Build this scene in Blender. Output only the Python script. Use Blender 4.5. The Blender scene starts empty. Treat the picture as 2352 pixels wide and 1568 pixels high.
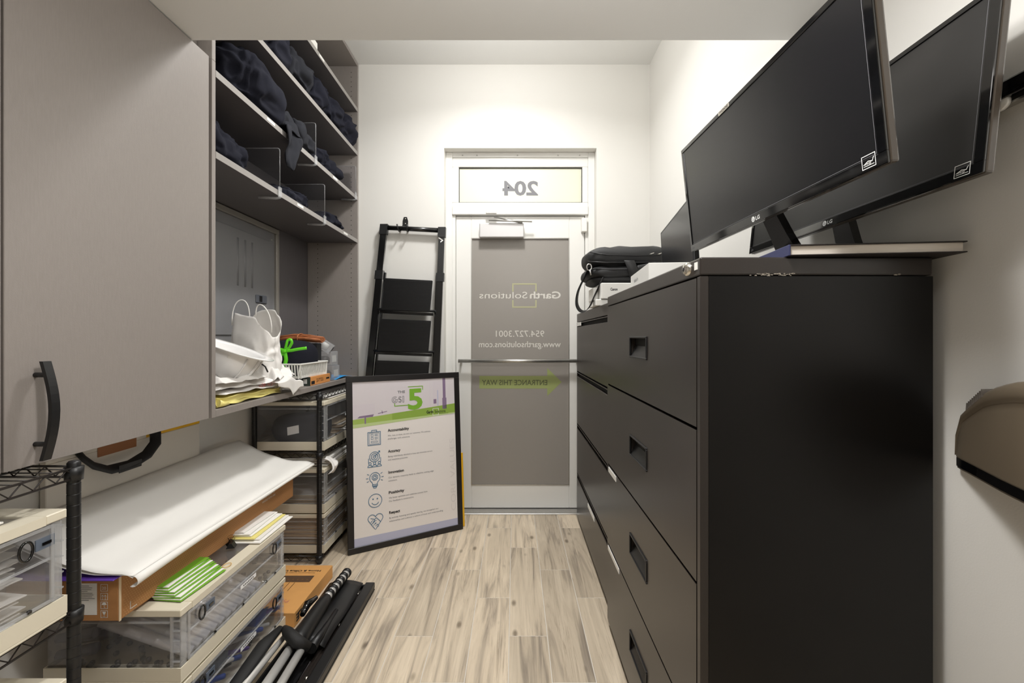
import bpy, bmesh, math, random
from mathutils import Vector, Matrix, noise
PI = math.pi
random.seed(7)
S = bpy.context.scene
COL = S.collection
FOC = 1010.0; HC = 1.2            # focal length in pixels of the 2352 wide frame, eye height

# ------------------------------------------------------------------ camera, world, exposure
cd = bpy.data.cameras.new('camera'); cam = bpy.data.objects.new('camera', cd); COL.objects.link(cam)
cam.location = (0, 0, HC); cam.rotation_euler = (PI/2, 0, 0)
cd.sensor_width = 36; cd.lens = 36*FOC/2352; cd.shift_x = -6/2352; cd.shift_y = -10/2352
cd.clip_start = .02
S.camera = cam
w = bpy.data.worlds.new('world'); S.world = w; w.use_nodes = True
w.node_tree.nodes['Background'].inputs[0].default_value = (.9, .92, 1, 1)
w.node_tree.nodes['Background'].inputs[1].default_value = .3
S.view_settings.view_transform = 'Standard'; S.view_settings.look = 'None'
S.view_settings.exposure = 0.40; S.view_settings.gamma = 1; S.view_settings.use_curve_mapping = False
S.cycles.max_bounces = 10; S.cycles.diffuse_bounces = 6; S.cycles.transparent_max_bounces = 24

def lamp(name, loc, size, power, col=(1, .95, .88), spread=180, rot=(0, 0, 0), sy=None):
    l = bpy.data.lights.new(name, 'AREA'); l.energy = power; l.color = col
    l.shape = 'DISK' if sy is None else 'RECTANGLE'; l.size = size
    if sy: l.size_y = sy
    l.spread = math.radians(spread)
    o = bpy.data.objects.new(name, l); COL.objects.link(o); o.location = loc; o.rotation_euler = rot
    return o
def fill_point(name, loc, power, col=(1, .985, .965)):  # point light without a fixture of its own, added as fill
    l = bpy.data.lights.new(name, 'POINT'); l.energy = power; l.color = col; l.shadow_soft_size = .09
    o = bpy.data.objects.new(name, l); COL.objects.link(o); o.location = loc
lamp('high_ceiling_downlight', (-.10, 2.08, 3.015), .22, 15, (1, .99, .975), spread=150)
fill_point('high_ceiling_fill', (-.10, 2.08, 2.86), 12)  # unseen fill light added to brighten the high ceiling
lamp('low_ceiling_downlight', (.12, .60, 2.155), .20, 9, (1, .985, .965), spread=165)
fill_point('low_ceiling_fill', (.12, .60, 1.98), 10.5)  # unseen fill light added to brighten the bulkhead underside and near walls
lamp('rear_fill', (-.1, -.55, 2.6), .6, 5, (1, .97, .94), spread=170, sy=.6)  # unseen fill light added behind the camera

# ------------------------------------------------------------------ materials
def lin(c):
    r = []
    for x in c:
        x /= 255.0
        r.append(x/12.92 if x <= .04045 else ((x+.055)/1.055)**2.4)
    return (*r, 1)
MATS = {}
def mat(name, col, rough=.5, metal=0, spec=.5, var=0, vscale=(8, 8, 8), bump=0, bscale=200, coat=0, alpha=None, emit=0):
    if name in MATS: return MATS[name]
    m = bpy.data.materials.new(name); m.use_nodes = True; nt = m.node_tree; b = nt.nodes['Principled BSDF']
    b.inputs['Base Color'].default_value = lin(col); b.inputs['Roughness'].default_value = rough
    b.inputs['Metallic'].default_value = metal; b.inputs['Specular IOR Level'].default_value = spec
    b.inputs['Coat Weight'].default_value = coat; b.inputs['Coat Roughness'].default_value = .08
    tc = nt.nodes.new('ShaderNodeTexCoord')
    if var:
        mp = nt.nodes.new('ShaderNodeMapping'); mp.inputs['Scale'].default_value = vscale
        nt.links.new(tc.outputs['Object'], mp.inputs[0])
        n = nt.nodes.new('ShaderNodeTexNoise'); n.inputs['Scale'].default_value = 1; n.inputs['Detail'].default_value = 6
        nt.links.new(mp.outputs[0], n.inputs['Vector'])
        r = nt.nodes.new('ShaderNodeMapRange'); r.inputs[1].default_value = .3; r.inputs[2].default_value = .7
        r.inputs[3].default_value = 1-var; r.inputs[4].default_value = 1+var
        nt.links.new(n.outputs[0], r.inputs[0])
        mx = nt.nodes.new('ShaderNodeVectorMath'); mx.operation = 'SCALE'
        mx.inputs[0].default_value = lin(col)[:3]; nt.links.new(r.outputs[0], mx.inputs['Scale'])
        nt.links.new(mx.outputs[0], b.inputs['Base Color'])
    if bump:
        n2 = nt.nodes.new('ShaderNodeTexNoise'); n2.inputs['Scale'].default_value = bscale; n2.inputs['Detail'].default_value = 3
        nt.links.new(tc.outputs['Object'], n2.inputs['Vector'])
        bp = nt.nodes.new('ShaderNodeBump'); bp.inputs['Strength'].default_value = bump; bp.inputs['Distance'].default_value = .002
        nt.links.new(n2.outputs[0], bp.inputs['Height']); nt.links.new(bp.outputs[0], b.inputs['Normal'])
    MATS[name] = m; return m

def clearmat(name, tint, op, rough=.08, gl=.9):
    "see-through plastic: transparent with a milky diffuse share and fresnel gloss"
    m = bpy.data.materials.new(name); m.use_nodes = True; nt = m.node_tree; nt.nodes.clear()
    out = nt.nodes.new('ShaderNodeOutputMaterial')
    t = nt.nodes.new('ShaderNodeBsdfTransparent'); t.inputs[0].default_value = lin(tint)
    d = nt.nodes.new('ShaderNodeBsdfDiffuse'); d.inputs[0].default_value = lin(tint)
    a = nt.nodes.new('ShaderNodeMixShader'); a.inputs[0].default_value = op
    nt.links.new(t.outputs[0], a.inputs[1]); nt.links.new(d.outputs[0], a.inputs[2])
    g = nt.nodes.new('ShaderNodeBsdfGlossy'); g.inputs['Roughness'].default_value = rough
    f = nt.nodes.new('ShaderNodeFresnel'); f.inputs[0].default_value = 1.45
    k = nt.nodes.new('ShaderNodeMath'); k.operation = 'MULTIPLY'; k.inputs[1].default_value = gl
    nt.links.new(f.outputs[0], k.inputs[0])
    b = nt.nodes.new('ShaderNodeMixShader'); nt.links.new(k.outputs[0], b.inputs[0])
    nt.links.new(a.outputs[0], b.inputs[1]); nt.links.new(g.outputs[0], b.inputs[2])
    nt.links.new(b.outputs[0], out.inputs[0]); MATS[name] = m; return m

WALL = mat('wall_paint', (224, 222, 217), .62, bump=.12, bscale=260)
CEIL = mat('ceiling_paint', (236, 236, 234), .7, bump=.1, bscale=180)
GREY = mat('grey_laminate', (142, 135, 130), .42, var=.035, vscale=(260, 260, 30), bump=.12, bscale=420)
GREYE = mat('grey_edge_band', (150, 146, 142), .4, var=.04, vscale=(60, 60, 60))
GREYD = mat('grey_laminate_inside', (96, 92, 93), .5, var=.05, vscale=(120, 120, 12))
BLK = mat('black_steel', (42, 37, 34), .30, metal=0, var=.12, vscale=(5, 5, 5), bump=.05, bscale=900)  # brown light reflected by the cabinet fronts is put into this base colour
BLKS = mat('black_steel_side_shaded', (8, 7, 7), .34, metal=0, spec=.3, var=.3, vscale=(6, 6, 6), bump=.06, bscale=900)  # same cabinet steel, side shade put in as a near-black base
BLKP = mat('black_plastic', (24, 24, 25), .4, bump=.05, bscale=500)
BLKG = mat('gloss_black', (10, 10, 11), .07, coat=.6)
VOID = mat('gap_shade', (6, 6, 6), .8)  # near-black colour standing in for shade in gaps, holes and recesses
SCRN = mat('matt_screen', (19, 19, 21), .24, spec=.6)
SCRD = mat('dusty_screen', (34, 33, 32), .45, var=.35, vscale=(14, 5, 5))
CHR = mat('chrome', (215, 212, 205), .14, metal=1)
ALU = mat('brushed_aluminium', (190, 188, 184), .32, metal=.9, var=.05, vscale=(60, 60, 4))
WHM = mat('white_metal', (232, 231, 227), .35, bump=.03, bscale=200)
WHP = mat('white_plastic', (236, 235, 230), .35)
CREAM = mat('cream_plastic', (224, 216, 196), .4)
PAPER = mat('white_paper', (240, 238, 233), .75, bump=.08, bscale=60)
PAPC = mat('crumpled_paper', (234, 231, 227), .7, bump=.15, bscale=40)
KRAFT = mat('brown_cardboard', (182, 130, 80), .75, var=.08, vscale=(30, 6, 30), bump=.1, bscale=200)
KRAFT2 = mat('light_cardboard', (214, 158, 92), .7, var=.05, vscale=(9, 9, 9), bump=.05, bscale=200)
MANILA = mat('manila_paper', (224, 203, 172), .75)
INK = mat('black_ink', (26, 26, 28), .6)
GINK = mat('grey_ink', (120, 120, 124), .6)
WINK = mat('white_ink', (225, 225, 222), .6)
BINK = mat('blue_ink', (76, 118, 150), .6)
GRN = mat('green_ink', (150, 190, 70), .6)
GRND = mat('leaf_green_ink', (120, 172, 45), .6)
CLOTH = mat('navy_cloth', (32, 33, 42), .92, spec=.15, bump=.35, bscale=700)
CLOTH2 = mat('charcoal_cloth', (42, 43, 48), .92, spec=.15, bump=.35, bscale=700)
BAGM = mat('black_nylon', (22, 22, 23), .55, bump=.5, bscale=900)
YEL = mat('yellow_plastic', (238, 226, 140), .4)
AMB = mat('amber_board', (240, 184, 20), .5)
RIB = mat('lime_ribbon', (104, 218, 38), .35)
WICK = mat('wicker', (176, 108, 66), .6, var=.25, vscale=(30, 30, 30))
BLUE = mat('blue_plastic', (36, 78, 170), .4)
SKY_ = mat('cyan_sheet', (40, 150, 220), .5)
PURP = mat('purple_folder', (96, 60, 160), .5)
GROUT = mat('grout', (214, 208, 198), .8)
CLEAR = clearmat('clear_plastic', (252, 252, 253), .035, gl=.35)
CLEARM = clearmat('milky_plastic', (248, 249, 250), .22, .15, gl=.5)
ACRY = clearmat('acrylic', (250, 250, 252), .015, .03)
SMOKE = clearmat('smoked_plastic', (106, 95, 80), .88, .28, .4)

# frosted door glass: seen from the lit side it is a dull grey brown
FROST = mat('frosted_grey_film', (150, 145, 139), .38, spec=.45)
TRANS = mat('frosted_backlit_film', (226, 226, 206), .35, spec=.5)  # transom film: slight backlight put in as a pale cream colour

def woodtile():
    m = bpy.data.materials.new('wood_look_tile'); m.use_nodes = True; nt = m.node_tree; b = nt.nodes['Principled BSDF']
    N = nt.nodes.new; L = nt.links.new
    tc = N('ShaderNodeTexCoord'); oi = N('ShaderNodeObjectInfo')
    sc = N('ShaderNodeVectorMath'); sc.operation = 'SCALE'; sc.inputs[0].default_value = (37, 91, 13); L(oi.outputs['Random'], sc.inputs['Scale'])
    ad = N('ShaderNodeVectorMath'); ad.operation = 'ADD'; L(tc.outputs['Object'], ad.inputs[0]); L(sc.outputs[0], ad.inputs[1])
    def noi(scale, detail, rough=.5, dist=0):
        mp = N('ShaderNodeMapping'); mp.inputs['Scale'].default_value = scale; L(ad.outputs[0], mp.inputs[0])
        n = N('ShaderNodeTexNoise'); n.inputs['Scale'].default_value = 1; n.inputs['Detail'].default_value = detail
        n.inputs['Roughness'].default_value = rough; n.inputs['Distortion'].default_value = dist
        L(mp.outputs[0], n.inputs[0]); return n
    base = N('ShaderNodeValToRGB'); e = base.color_ramp.elements
    e[0].position = .28; e[0].color = lin((146, 134, 120)); e[1].position = .72; e[1].color = lin((230, 214, 190))
    x = base.color_ramp.elements.new(.48); x.color = lin((208, 192, 169))
    L(noi((22, 1.6, 1), 5, .55, 1.2).outputs[0], base.inputs[0])
    # thin dark grain lines
    gr = N('ShaderNodeValToRGB'); e = gr.color_ramp.elements
    e[0].position = .36; e[0].color = (.42, .38, .34, 1); e[1].position = .47; e[1].color = (1, 1, 1, 1)
    L(noi((125, 3.0, 1), 6, .68, 2.0).outputs[0], gr.inputs[0])
    m1 = N('ShaderNodeMix'); m1.data_type = 'RGBA'; m1.blend_type = 'MULTIPLY'
    msk = N('ShaderNodeMapRange'); msk.inputs[1].default_value = .42; msk.inputs[2].default_value = .62; msk.inputs[3].default_value = .15; msk.inputs[4].default_value = .62
    L(noi((9, 2.2, 1), 3).outputs[0], msk.inputs[0]); L(msk.outputs[0], m1.inputs['Factor'])
    L(base.outputs[0], m1.inputs['A']); L(gr.outputs[0], m1.inputs['B'])
    # knots
    mp = N('ShaderNodeMapping'); mp.inputs['Scale'].default_value = (10, 4.6, 1); L(ad.outputs[0], mp.inputs[0])
    vo = N('ShaderNodeTexVoronoi'); vo.inputs['Scale'].default_value = 1; vo.inputs['Randomness'].default_value = 1; L(mp.outputs[0], vo.inputs[0])
    kr = N('ShaderNodeValToRGB'); e = kr.color_ramp.elements
    e[0].position = .05; e[0].color = (.24, .21, .18, 1); e[1].position = .14; e[1].color = (1, 1, 1, 1)
    L(vo.outputs['Distance'], kr.inputs[0])
    m2 = N('ShaderNodeMix'); m2.data_type = 'RGBA'; m2.blend_type = 'MULTIPLY'; m2.inputs['Factor'].default_value = .75
    L(m1.outputs['Result'], m2.inputs['A']); L(kr.outputs[0], m2.inputs['B'])
    # tone of each tile
    tn = N('ShaderNodeMapRange'); tn.inputs[3].default_value = .80; tn.inputs[4].default_value = 1.08; L(oi.outputs['Random'], tn.inputs[0])
    vs = N('ShaderNodeVectorMath'); vs.operation = 'SCALE'; L(m2.outputs['Result'], vs.inputs[0]); L(tn.outputs[0], vs.inputs['Scale'])
    L(vs.outputs[0], b.inputs['Base Color']); b.inputs['Roughness'].default_value = .42
    bp = N('ShaderNodeBump'); bp.inputs['Strength'].default_value = .25; bp.inputs['Distance'].default_value = .001
    L(gr.outputs[0], bp.inputs['Height']); L(bp.outputs[0], b.inputs['Normal'])
    return m
WOOD = woodtile()

# ------------------------------------------------------------------ mesh building
WM = {}                                     # world matrix of every object that may be a parent
class Fr:
    "a plane frame: origin, two axes in the plane, normal"
    def __init__(s, o, u, v):
        s.o = Vector(o); s.u = Vector(u).normalized(); s.v = Vector(v).normalized(); s.n = s.u.cross(s.v).normalized()
        s.M = Matrix(((s.u.x, s.v.x, s.n.x, s.o.x), (s.u.y, s.v.y, s.n.y, s.o.y), (s.u.z, s.v.z, s.n.z, s.o.z), (0, 0, 0, 1)))
    def p(s, a, b, c=0): return s.o + s.u*a + s.v*b + s.n*c
I4 = Matrix.Identity(4)
_bc = {}
class MB:
    def __init__(s): s.v = []; s.f = []; s.m = []; s.s = []
    def add(s, vs, fs, T=I4, mi=0, sm=False):
        b = len(s.v); s.v += [T @ Vector(x) for x in vs]
        for f in fs: s.f.append([b+i for i in f]); s.m.append(mi); s.s.append(sm)
        return s
    def box(s, lo, hi, r=0, T=I4, mi=0):
        lo = list(lo); hi = list(hi)
        for i in range(3):
            if lo[i] > hi[i]: lo[i], hi[i] = hi[i], lo[i]
        r = min(r, *(.45*(hi[i]-lo[i]) for i in range(3)))
        if r <= 0:
            x0, y0, z0 = lo; x1, y1, z1 = hi
            vs = [(x0,y0,z0),(x1,y0,z0),(x1,y1,z0),(x0,y1,z0),(x0,y0,z1),(x1,y0,z1),(x1,y1,z1),(x0,y1,z1)]
            return s.add(vs, [(3,2,1,0),(4,5,6,7),(0,1,5,4),(1,2,6,5),(2,3,7,6),(3,0,4,7)], T, mi)
        bm = bmesh.new(); bmesh.ops.create_cube(bm, size=1)
        for v in bm.verts:
            v.co = Vector([lo[i] if v.co[i] < 0 else hi[i] for i in range(3)])
        bmesh.ops.bevel(bm, geom=bm.edges[:], offset=r, segments=2 if r > .003 else 1, affect='EDGES', profile=.5)
        bm.verts.index_update()
        s.add([v.co.copy() for v in bm.verts], [[v.index for v in f.verts] for f in bm.faces], T, mi, False)
        bm.free(); return s
    def tube(s, pts, r, n=8, T=I4, mi=0, closed=False, cap=True, rs=None, flat=None):
        pts = [Vector(p) for p in pts]; N = len(pts); rings = []; pu = None
        for i, p in enumerate(pts):
            a = pts[i-1] if (i > 0 or closed) else p; b = pts[(i+1) % N] if (i < N-1 or closed) else p
            d = (b-a); d = d.normalized() if d.length > 1e-9 else Vector((0, 0, 1))
            if pu is None:
                q = Vector((0, 0, 1)) if abs(d.z) < .9 else Vector((1, 0, 0)); pu = (q - d*q.dot(d)).normalized()
            else:
                pu = pu - d*pu.dot(d); pu = pu.normalized() if pu.length > 1e-6 else d.orthogonal().normalized()
            w_ = d.cross(pu); rr = rs[i] if rs else r
            fl = flat if flat else 1
            rings.append([p + pu*(rr*fl*math.cos(2*PI*k/n)) + w_*(rr*math.sin(2*PI*k/n)) for k in range(n)])
        vs = [x for g in rings for x in g]; fs = []
        for i in range(N if closed else N-1):
            j = (i+1) % N
            for k in range(n): fs.append((i*n+k, i*n+(k+1) % n, j*n+(k+1) % n, j*n+k))
        s.add(vs, fs, T, mi, True)
        if cap and not closed:
            b = len(s.v)-len(vs)
            s.f.append([b+k for k in range(n)][::-1]); s.m.append(mi); s.s.append(False)
            s.f.append([b+(N-1)*n+k for k in range(n)]); s.m.append(mi); s.s.append(False)
        return s
    def lathe(s, prof, n=24, T=I4, mi=0, sm=True):
        vs = []; fs = []
        for r, z in prof: vs += [(r*math.cos(2*PI*k/n), r*math.sin(2*PI*k/n), z) for k in range(n)]
        for i in range(len(prof)-1):
            for k in range(n): fs.append((i*n+k, i*n+(k+1) % n, (i+1)*n+(k+1) % n, (i+1)*n+k))
        return s.add(vs, fs, T, mi, sm)
    def prism(s, out, z0, z1, T=I4, mi=0, sm=False):
        n = len(out); vs = [(x, y, z0) for x, y in out]+[(x, y, z1) for x, y in out]
        s.add(vs, [list(range(n))[::-1], list(range(n, 2*n))], T, mi)
        b = len(s.v)-2*n
        for k in range(n): s.f.append([b+k, b+(k+1) % n, b+n+(k+1) % n, b+n+k]); s.m.append(mi); s.s.append(sm)
        return s
    def sheet(s, nu, nv, fn, th=.0006, mi=0):
        P = [[Vector(fn(i/nu, j/nv)) for j in range(nv+1)] for i in range(nu+1)]
        vs = []; 
        for i in range(nu+1):
            for j in range(nv+1): vs.append(P[i][j])
        for i in range(nu+1):
            for j in range(nv+1):
                du = P[min(i+1, nu)][j]-P[max(i-1, 0)][j]; dv = P[i][min(j+1, nv)]-P[i][max(j-1, 0)]
                n = du.cross(dv); n = n.normalized() if n.length > 1e-12 else Vector((0, 0, 1))
                vs.append(P[i][j]-n*th)
        K = (nu+1)*(nv+1); fs = []; ix = lambda i, j: i*(nv+1)+j
        for i in range(nu):
            for j in range(nv):
                fs.append((ix(i, j), ix(i+1, j), ix(i+1, j+1), ix(i, j+1)))
                fs.append((K+ix(i, j+1), K+ix(i+1, j+1), K+ix(i+1, j), K+ix(i, j)))
        for i in range(nu):
            fs.append((ix(i, 0), K+ix(i, 0), K+ix(i+1, 0), ix(i+1, 0))); fs.append((ix(i+1, nv), K+ix(i+1, nv), K+ix(i, nv), ix(i, nv)))
        for j in range(nv):
            fs.append((ix(0, j+1), K+ix(0, j+1), K+ix(0, j), ix(0, j))); fs.append((ix(nu, j), K+ix(nu, j), K+ix(nu, j+1), ix(nu, j+1)))
        return s.add(vs, fs, I4, mi, True)
    def stroke(s, fr, pts, wd, c=.0004, mi=0, closed=False):
        n = len(pts); h = wd/2
        for i in range(n if closed else n-1):
            (x0, y0), (x1, y1) = pts[i], pts[(i+1) % n]; d = math.hypot(x1-x0, y1-y0)
            if d < 1e-9: continue
            ex, ey = (x1-x0)/d*h*.7, (y1-y0)/d*h*.7; nx, ny = -(y1-y0)/d*h, (x1-x0)/d*h
            s.add([fr.p(x0-ex+nx, y0-ey+ny, c), fr.p(x0-ex-nx, y0-ey-ny, c), fr.p(x1+ex-nx, y1+ey-ny, c), fr.p(x1+ex+nx, y1+ey+ny, c)], [(0, 1, 2, 3)], mi=mi); c += 4e-6
        return s
    def rect(s, fr, a0, b0, a1, b1, c=.0004, mi=0):
        return s.add([fr.p(a0, b0, c), fr.p(a1, b0, c), fr.p(a1, b1, c), fr.p(a0, b1, c)], [(0, 1, 2, 3)], mi=mi)
    def poly(s, fr, pts, c=.0004, mi=0):
        return s.add([fr.p(a, b, c) for a, b in pts], [list(range(len(pts)))], mi=mi)
    def text(s, fr, body, a, b, width=None, height=None, c=.0005, mi=0, bold=0, mirror=False, rot=0):
        cu = bpy.data.curves.new('t', 'FONT'); cu.body = body; cu.offset = bold; cu.resolution_u = 3
        o = bpy.data.objects.new('t', cu); me = bpy.data.meshes.new_from_object(o)
        vs = [v.co.copy() for v in me.vertices]; fs = [list(p.vertices) for p in me.polygons]
        bpy.data.objects.remove(o); bpy.data.curves.remove(cu); bpy.data.meshes.remove(me)
        if not vs: return s
        x0 = min(v.x for v in vs); x1 = max(v.x for v in vs)
        sx = width/(x1-x0) if width else height; sy = height if height else sx
        cr, sr = math.cos(rot), math.sin(rot); out = []
        for v in vs:
            x = (v.x-x0)*sx; y = v.y*sy
            if mirror: x = -x
            out.append(fr.p(a+x*cr-y*sr, b+x*sr+y*cr, c))
        return s.add(out, fs, mi=mi)
    def build(s, name, mats, parent=None, local=False, origin=None):
        me = bpy.data.meshes.new(name)
        if parent is not None:
            T = I4 if local else WM[parent.name].inverted(); vs = [T @ v for v in s.v]; loc = None
        else:
            if origin is None:
                xs = [v.x for v in s.v]; ys = [v.y for v in s.v]; zs = [v.z for v in s.v]
                origin = Vector(((min(xs)+max(xs))/2, (min(ys)+max(ys))/2, min(zs)))
            loc = Vector(origin); vs = [v-loc for v in s.v]
        me.from_pydata([tuple(v) for v in vs], [], s.f)
        if not isinstance(mats, (list, tuple)): mats = [mats]
        for m in mats: me.materials.append(m)
        me.polygons.foreach_set('material_index', s.m); me.polygons.foreach_set('use_smooth', s.s)
        me.update()
        o = bpy.data.objects.new(name, me); COL.objects.link(o)
        if parent is not None: o.parent = parent; WM[o.name] = WM[parent.name].copy()
        else: o.location = loc; WM[o.name] = Matrix.Translation(loc)
        return o
def tag(o, label, cat, group=None, kind=None):
    o['label'] = label; o['category'] = cat
    if group: o['group'] = group
    if kind: o['kind'] = kind
    return o
def thing(name, label, cat, loc, rz=0, group=None, kind=None):
    o = bpy.data.objects.new(name, None); COL.objects.link(o); o.empty_display_size = .05
    o.location = loc; o.rotation_euler = (0, 0, rz); WM[o.name] = Matrix.Translation(Vector(loc)) @ Matrix.Rotation(rz, 4, 'Z')
    return tag(o, label, cat, group, kind)
def struct(name, mb, mats, parent=None):
    o = mb.build(name, mats, parent)
    if parent is None: o['kind'] = 'structure'
    return o
def at(px, py, Y): return Vector(((px-1182)*Y/FOC, Y, HC-(py-774)*Y/FOC))   # photograph position at a known distance
def bx(lo, hi, r=0): return MB().box(lo, hi, r)
def tr(x, y, z, rx=0, ry=0, rz=0):
    return Matrix.Translation((x, y, z)) @ Matrix.Rotation(rz, 4, 'Z') @ Matrix.Rotation(ry, 4, 'Y') @ Matrix.Rotation(rx, 4, 'X')
def circ(cx, cy, r, n=20, a0=0, a1=2*PI):
    return [(cx+r*math.cos(a0+(a1-a0)*k/n), cy+r*math.sin(a0+(a1-a0)*k/n)) for k in range(n+1)]
# ================================================================== THE ROOM
D = 2.97; XR = .912; XL = -1.41; YB = -2.0; ZC = 3.04; ZS = 2.172; YS = 1.44; XF = -1.053
fl = thing('floor', 'floor', 'floor', (0, 0, 0)); del fl['category']; del fl['label']; fl['kind'] = 'structure'
bx((XL-.1, YB-.1, -.06), (XR+.1, D+.22, -.0012)).build('grout_bed', GROUT, fl)
TW, TL = .1535, .7416
tile_me = {}
for k in range(-10, 7):
    x0 = -.022+TW*k; off = [2.509, 2.27, 2.767][k % 3]
    y = off-TL*6
    while y < D+.1:
        a, b = max(y, YB), min(y+TL, D+.02); xa, xb = max(x0, XL), min(x0+TW, XR)
        if b-a > .02 and xb-xa > .02:
            g = .0015; key = (round(b-a, 4), round(xb-xa, 4))
            cx, cy = (xa+xb)/2, (a+b)/2
            if key not in tile_me:
                o = bx((-(xb-xa)/2+g, -(b-a)/2+g, -.010), ((xb-xa)/2-g, (b-a)/2-g, 0), .0008).build('tile', WOOD, fl, local=True)
                tile_me[key] = o.data
            else:
                o = bpy.data.objects.new('tile', tile_me[key]); COL.objects.link(o); o.parent = fl
            o.location = (cx, cy, 0)
        y += TL
# walls with the door opening in the far one
OX0, OX1, OZ = -.476, .553, 2.476
m = MB(); m.box((XL-.1, D, 0), (OX0, D+.2, ZC+.1)); m.box((OX1, D, 0), (XR+.1, D+.2, ZC+.1)); m.box((OX0, D, OZ), (OX1, D+.2, ZC+.1))
struct('wall_far', m, WALL)
struct('wall_right', bx((XR, YB-.1, 0), (XR+.1, D, ZC+.1)), WALL)
struct('wall_left', bx((XL-.1, YB-.1, 0), (XL, D, ZC+.1)), WALL)
struct('wall_near', bx((XL, YB-.1, 0), (XR, YB, ZC+.1)), WALL)
struct('ceiling', bx((XL-.1, YB-.1, ZC), (XR+.1, D+.2, ZC+.1)), CEIL)
struct('trim_1', bx((XL+.001, .05, ZS), (XR-.001, YS, ZC)), CEIL)      # the dropped bulkhead over the near half
# ---- recessed downlights (hidden above the frame)
for (x, y, z, r, lb) in ((-.10, 2.08, ZC, .13, 'round recessed downlight in the high ceiling by the door'), (.12, .60, ZS, .12, 'round recessed downlight in the dropped ceiling'), ):
    t = thing('ceiling_light', lb, 'light', (x, y, z-.018))
    MB().lathe([(r, .018), (r, .006), (r*.96, 0), (r*.86, .004), (r*.86, .018)], 32).build('trim_ring', WHM, t, local=True)
t = thing('ceiling_light', 'added square surround of the unseen rear fill light', 'light', (-.1, -.55, 2.62))  # made-up housing for the rear fill light, out of view
m = MB()
for a, b in (((-.33, -.33), (.33, -.3)), ((-.33, .3), (.33, .33)), ((-.33, -.3), (-.3, .3)), ((.3, -.3), (.33, .3))): m.box((*a, -.03), (*b, .42))
m.build('frame', WHM, t, local=True)

# ---- door frame, transom and door (set back in the opening)
YF = 3.05
df = thing('door_frame', '', '', (.04, YF, 0)); del df['label']; del df['category']; df['kind'] = 'structure'; df.name = 'trim_2'
WM['trim_2'] = WM['door_frame']
# opening members: jambs, head, transom bar
JX0, JX1 = -.476, .553
for a, b in (((JX0, YF-.012, 0), (-.43, D+.195, OZ)), ((.508, YF-.012, 0), (JX1, D+.195, OZ)),
             ((-.43, YF-.012, 2.442), (.508, D+.195, OZ)), ((-.43, YF-.02, 2.045), (.508, D+.195, 2.105))):
    bx(a, b, .003).build('frame_member', WHM, df)
m = MB(); m.box((-.43, YF+.0, 0), (-.41, YF+.14, 2.045)); m.box((.49, YF, 0), (.508, YF+.14, 2.045)); m.build('door_stop', WHM, df)
m = MB().box((-.43, YF-.08, -.001), (.508, YF+.1, .008), .002); m.build('threshold', ALU, df)
for x in (-.36, -.26, .02, .30, .45):
    MB().lathe([(.0, .002), (.004, .002), (.005, 0)], 10, tr(x, YF-.013, 2.455, PI/2)).build('screw', ALU, df)
tw = thing('window_1', '', '', (.04, YF, 2.105)); del tw['label']; del tw['category']; tw['kind'] = 'structure'
m = MB()
for a, b in (((-.43, 2.105), (.508, 2.132)), ((-.43, 2.378), (.508, 2.442)), ((-.43, 2.132), (-.387, 2.378)), ((.469, 2.132), (.508, 2.378))): m.box((a[0], YF-.004, a[1]), (b[0], YF+.04, b[1]), .003)
m.build('window_frame', WHM, tw)
m = MB()
for a, b in (((-.387, 2.132), (.469, 2.136)), ((-.387, 2.374), (.469, 2.378)), ((-.387, 2.136), (-.383, 2.374)), ((.465, 2.136), (.469, 2.374))): m.box((a[0], YF+.004, a[1]), (b[0], YF+.02, b[1]))
m.build('gasket', BLKP, tw)
pn = bx((-.383, YF+.014, 2.136), (.465, YF+.02, 2.374)).build('pane', TRANS, tw)
fg = Fr((0, YF+.014, 0), (1, 0, 0), (0, 0, 1))
MB().text(fg, '204', at(1236, 0, YF).x, at(0, 446, YF).z, width=82*YF/FOC, height=.135, mirror=True, bold=.03, c=.001).build('number', GINK, pn)

# the door leaf
dr = thing('door_1', '', '', (-.40, YF+.02, .01)); del dr['label']; del dr['category']; dr['kind'] = 'structure'
Y0, Y1 = YF+.01, YF+.055
gx0, gx1, gz0, gz1 = -.297, .376, .176, 1.885
for a, b in (((-.408, .012), (gx0-.004, 2.04)), ((gx1+.004, .012), (.487, 2.04))): bx((a[0], Y0, a[1]), (b[0], Y1, b[1]), .003).build('stile', WHM, dr)
for a, b in (((gx0-.004, .012), (gx1+.004, gz0-.004)), ((gx0-.004, gz1+.004), (gx1+.004, 2.04))): bx((a[0], Y0, a[1]), (b[0], Y1, b[1]), .003).build('rail', WHM, dr)
m = MB(); e = .005
for a, b in (((gx0-e, gz0-e), (gx1+e, gz0)), ((gx0-e, gz1), (gx1+e, gz1+e)), ((gx0-e, gz0), (gx0, gz1)), ((gx1, gz0), (gx1+e, gz1))): m.box((a[0], Y0-.003, a[1]), (b[0], Y0+.02, b[1]))
m.build('glazing_bead', ALU, dr)
gl = bx((gx0, Y0+.008, gz0), (gx1, Y0+.014, gz1)).build('pane', FROST, dr)
fg = Fr((0, Y0+.008, 0), (1, 0, 0), (0, 0, 1)); YG = Y0+.008
X = lambda px: (px-1182)*YG/FOC
Z = lambda py: HC-(py-774)*YG/FOC
SIL = mat('pale_film_print', (216, 213, 206), .5); SILG = mat('pale_olive_print', (178, 176, 140), .5); OLV = mat('olive_film_print', (154, 164, 104), .5); DKP = mat('dark_film_print', (92, 98, 66), .5)
m = MB(); m.text(fg, 'Garth', X(1288), Z(685), width=X(1288)-X(1217), height=.068, mirror=True, bold=.02, c=.001)
m.text(fg, 'Solutions', X(1211), Z(685), width=X(1211)-X(1101), height=.066, mirror=True, c=.001)
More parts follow.
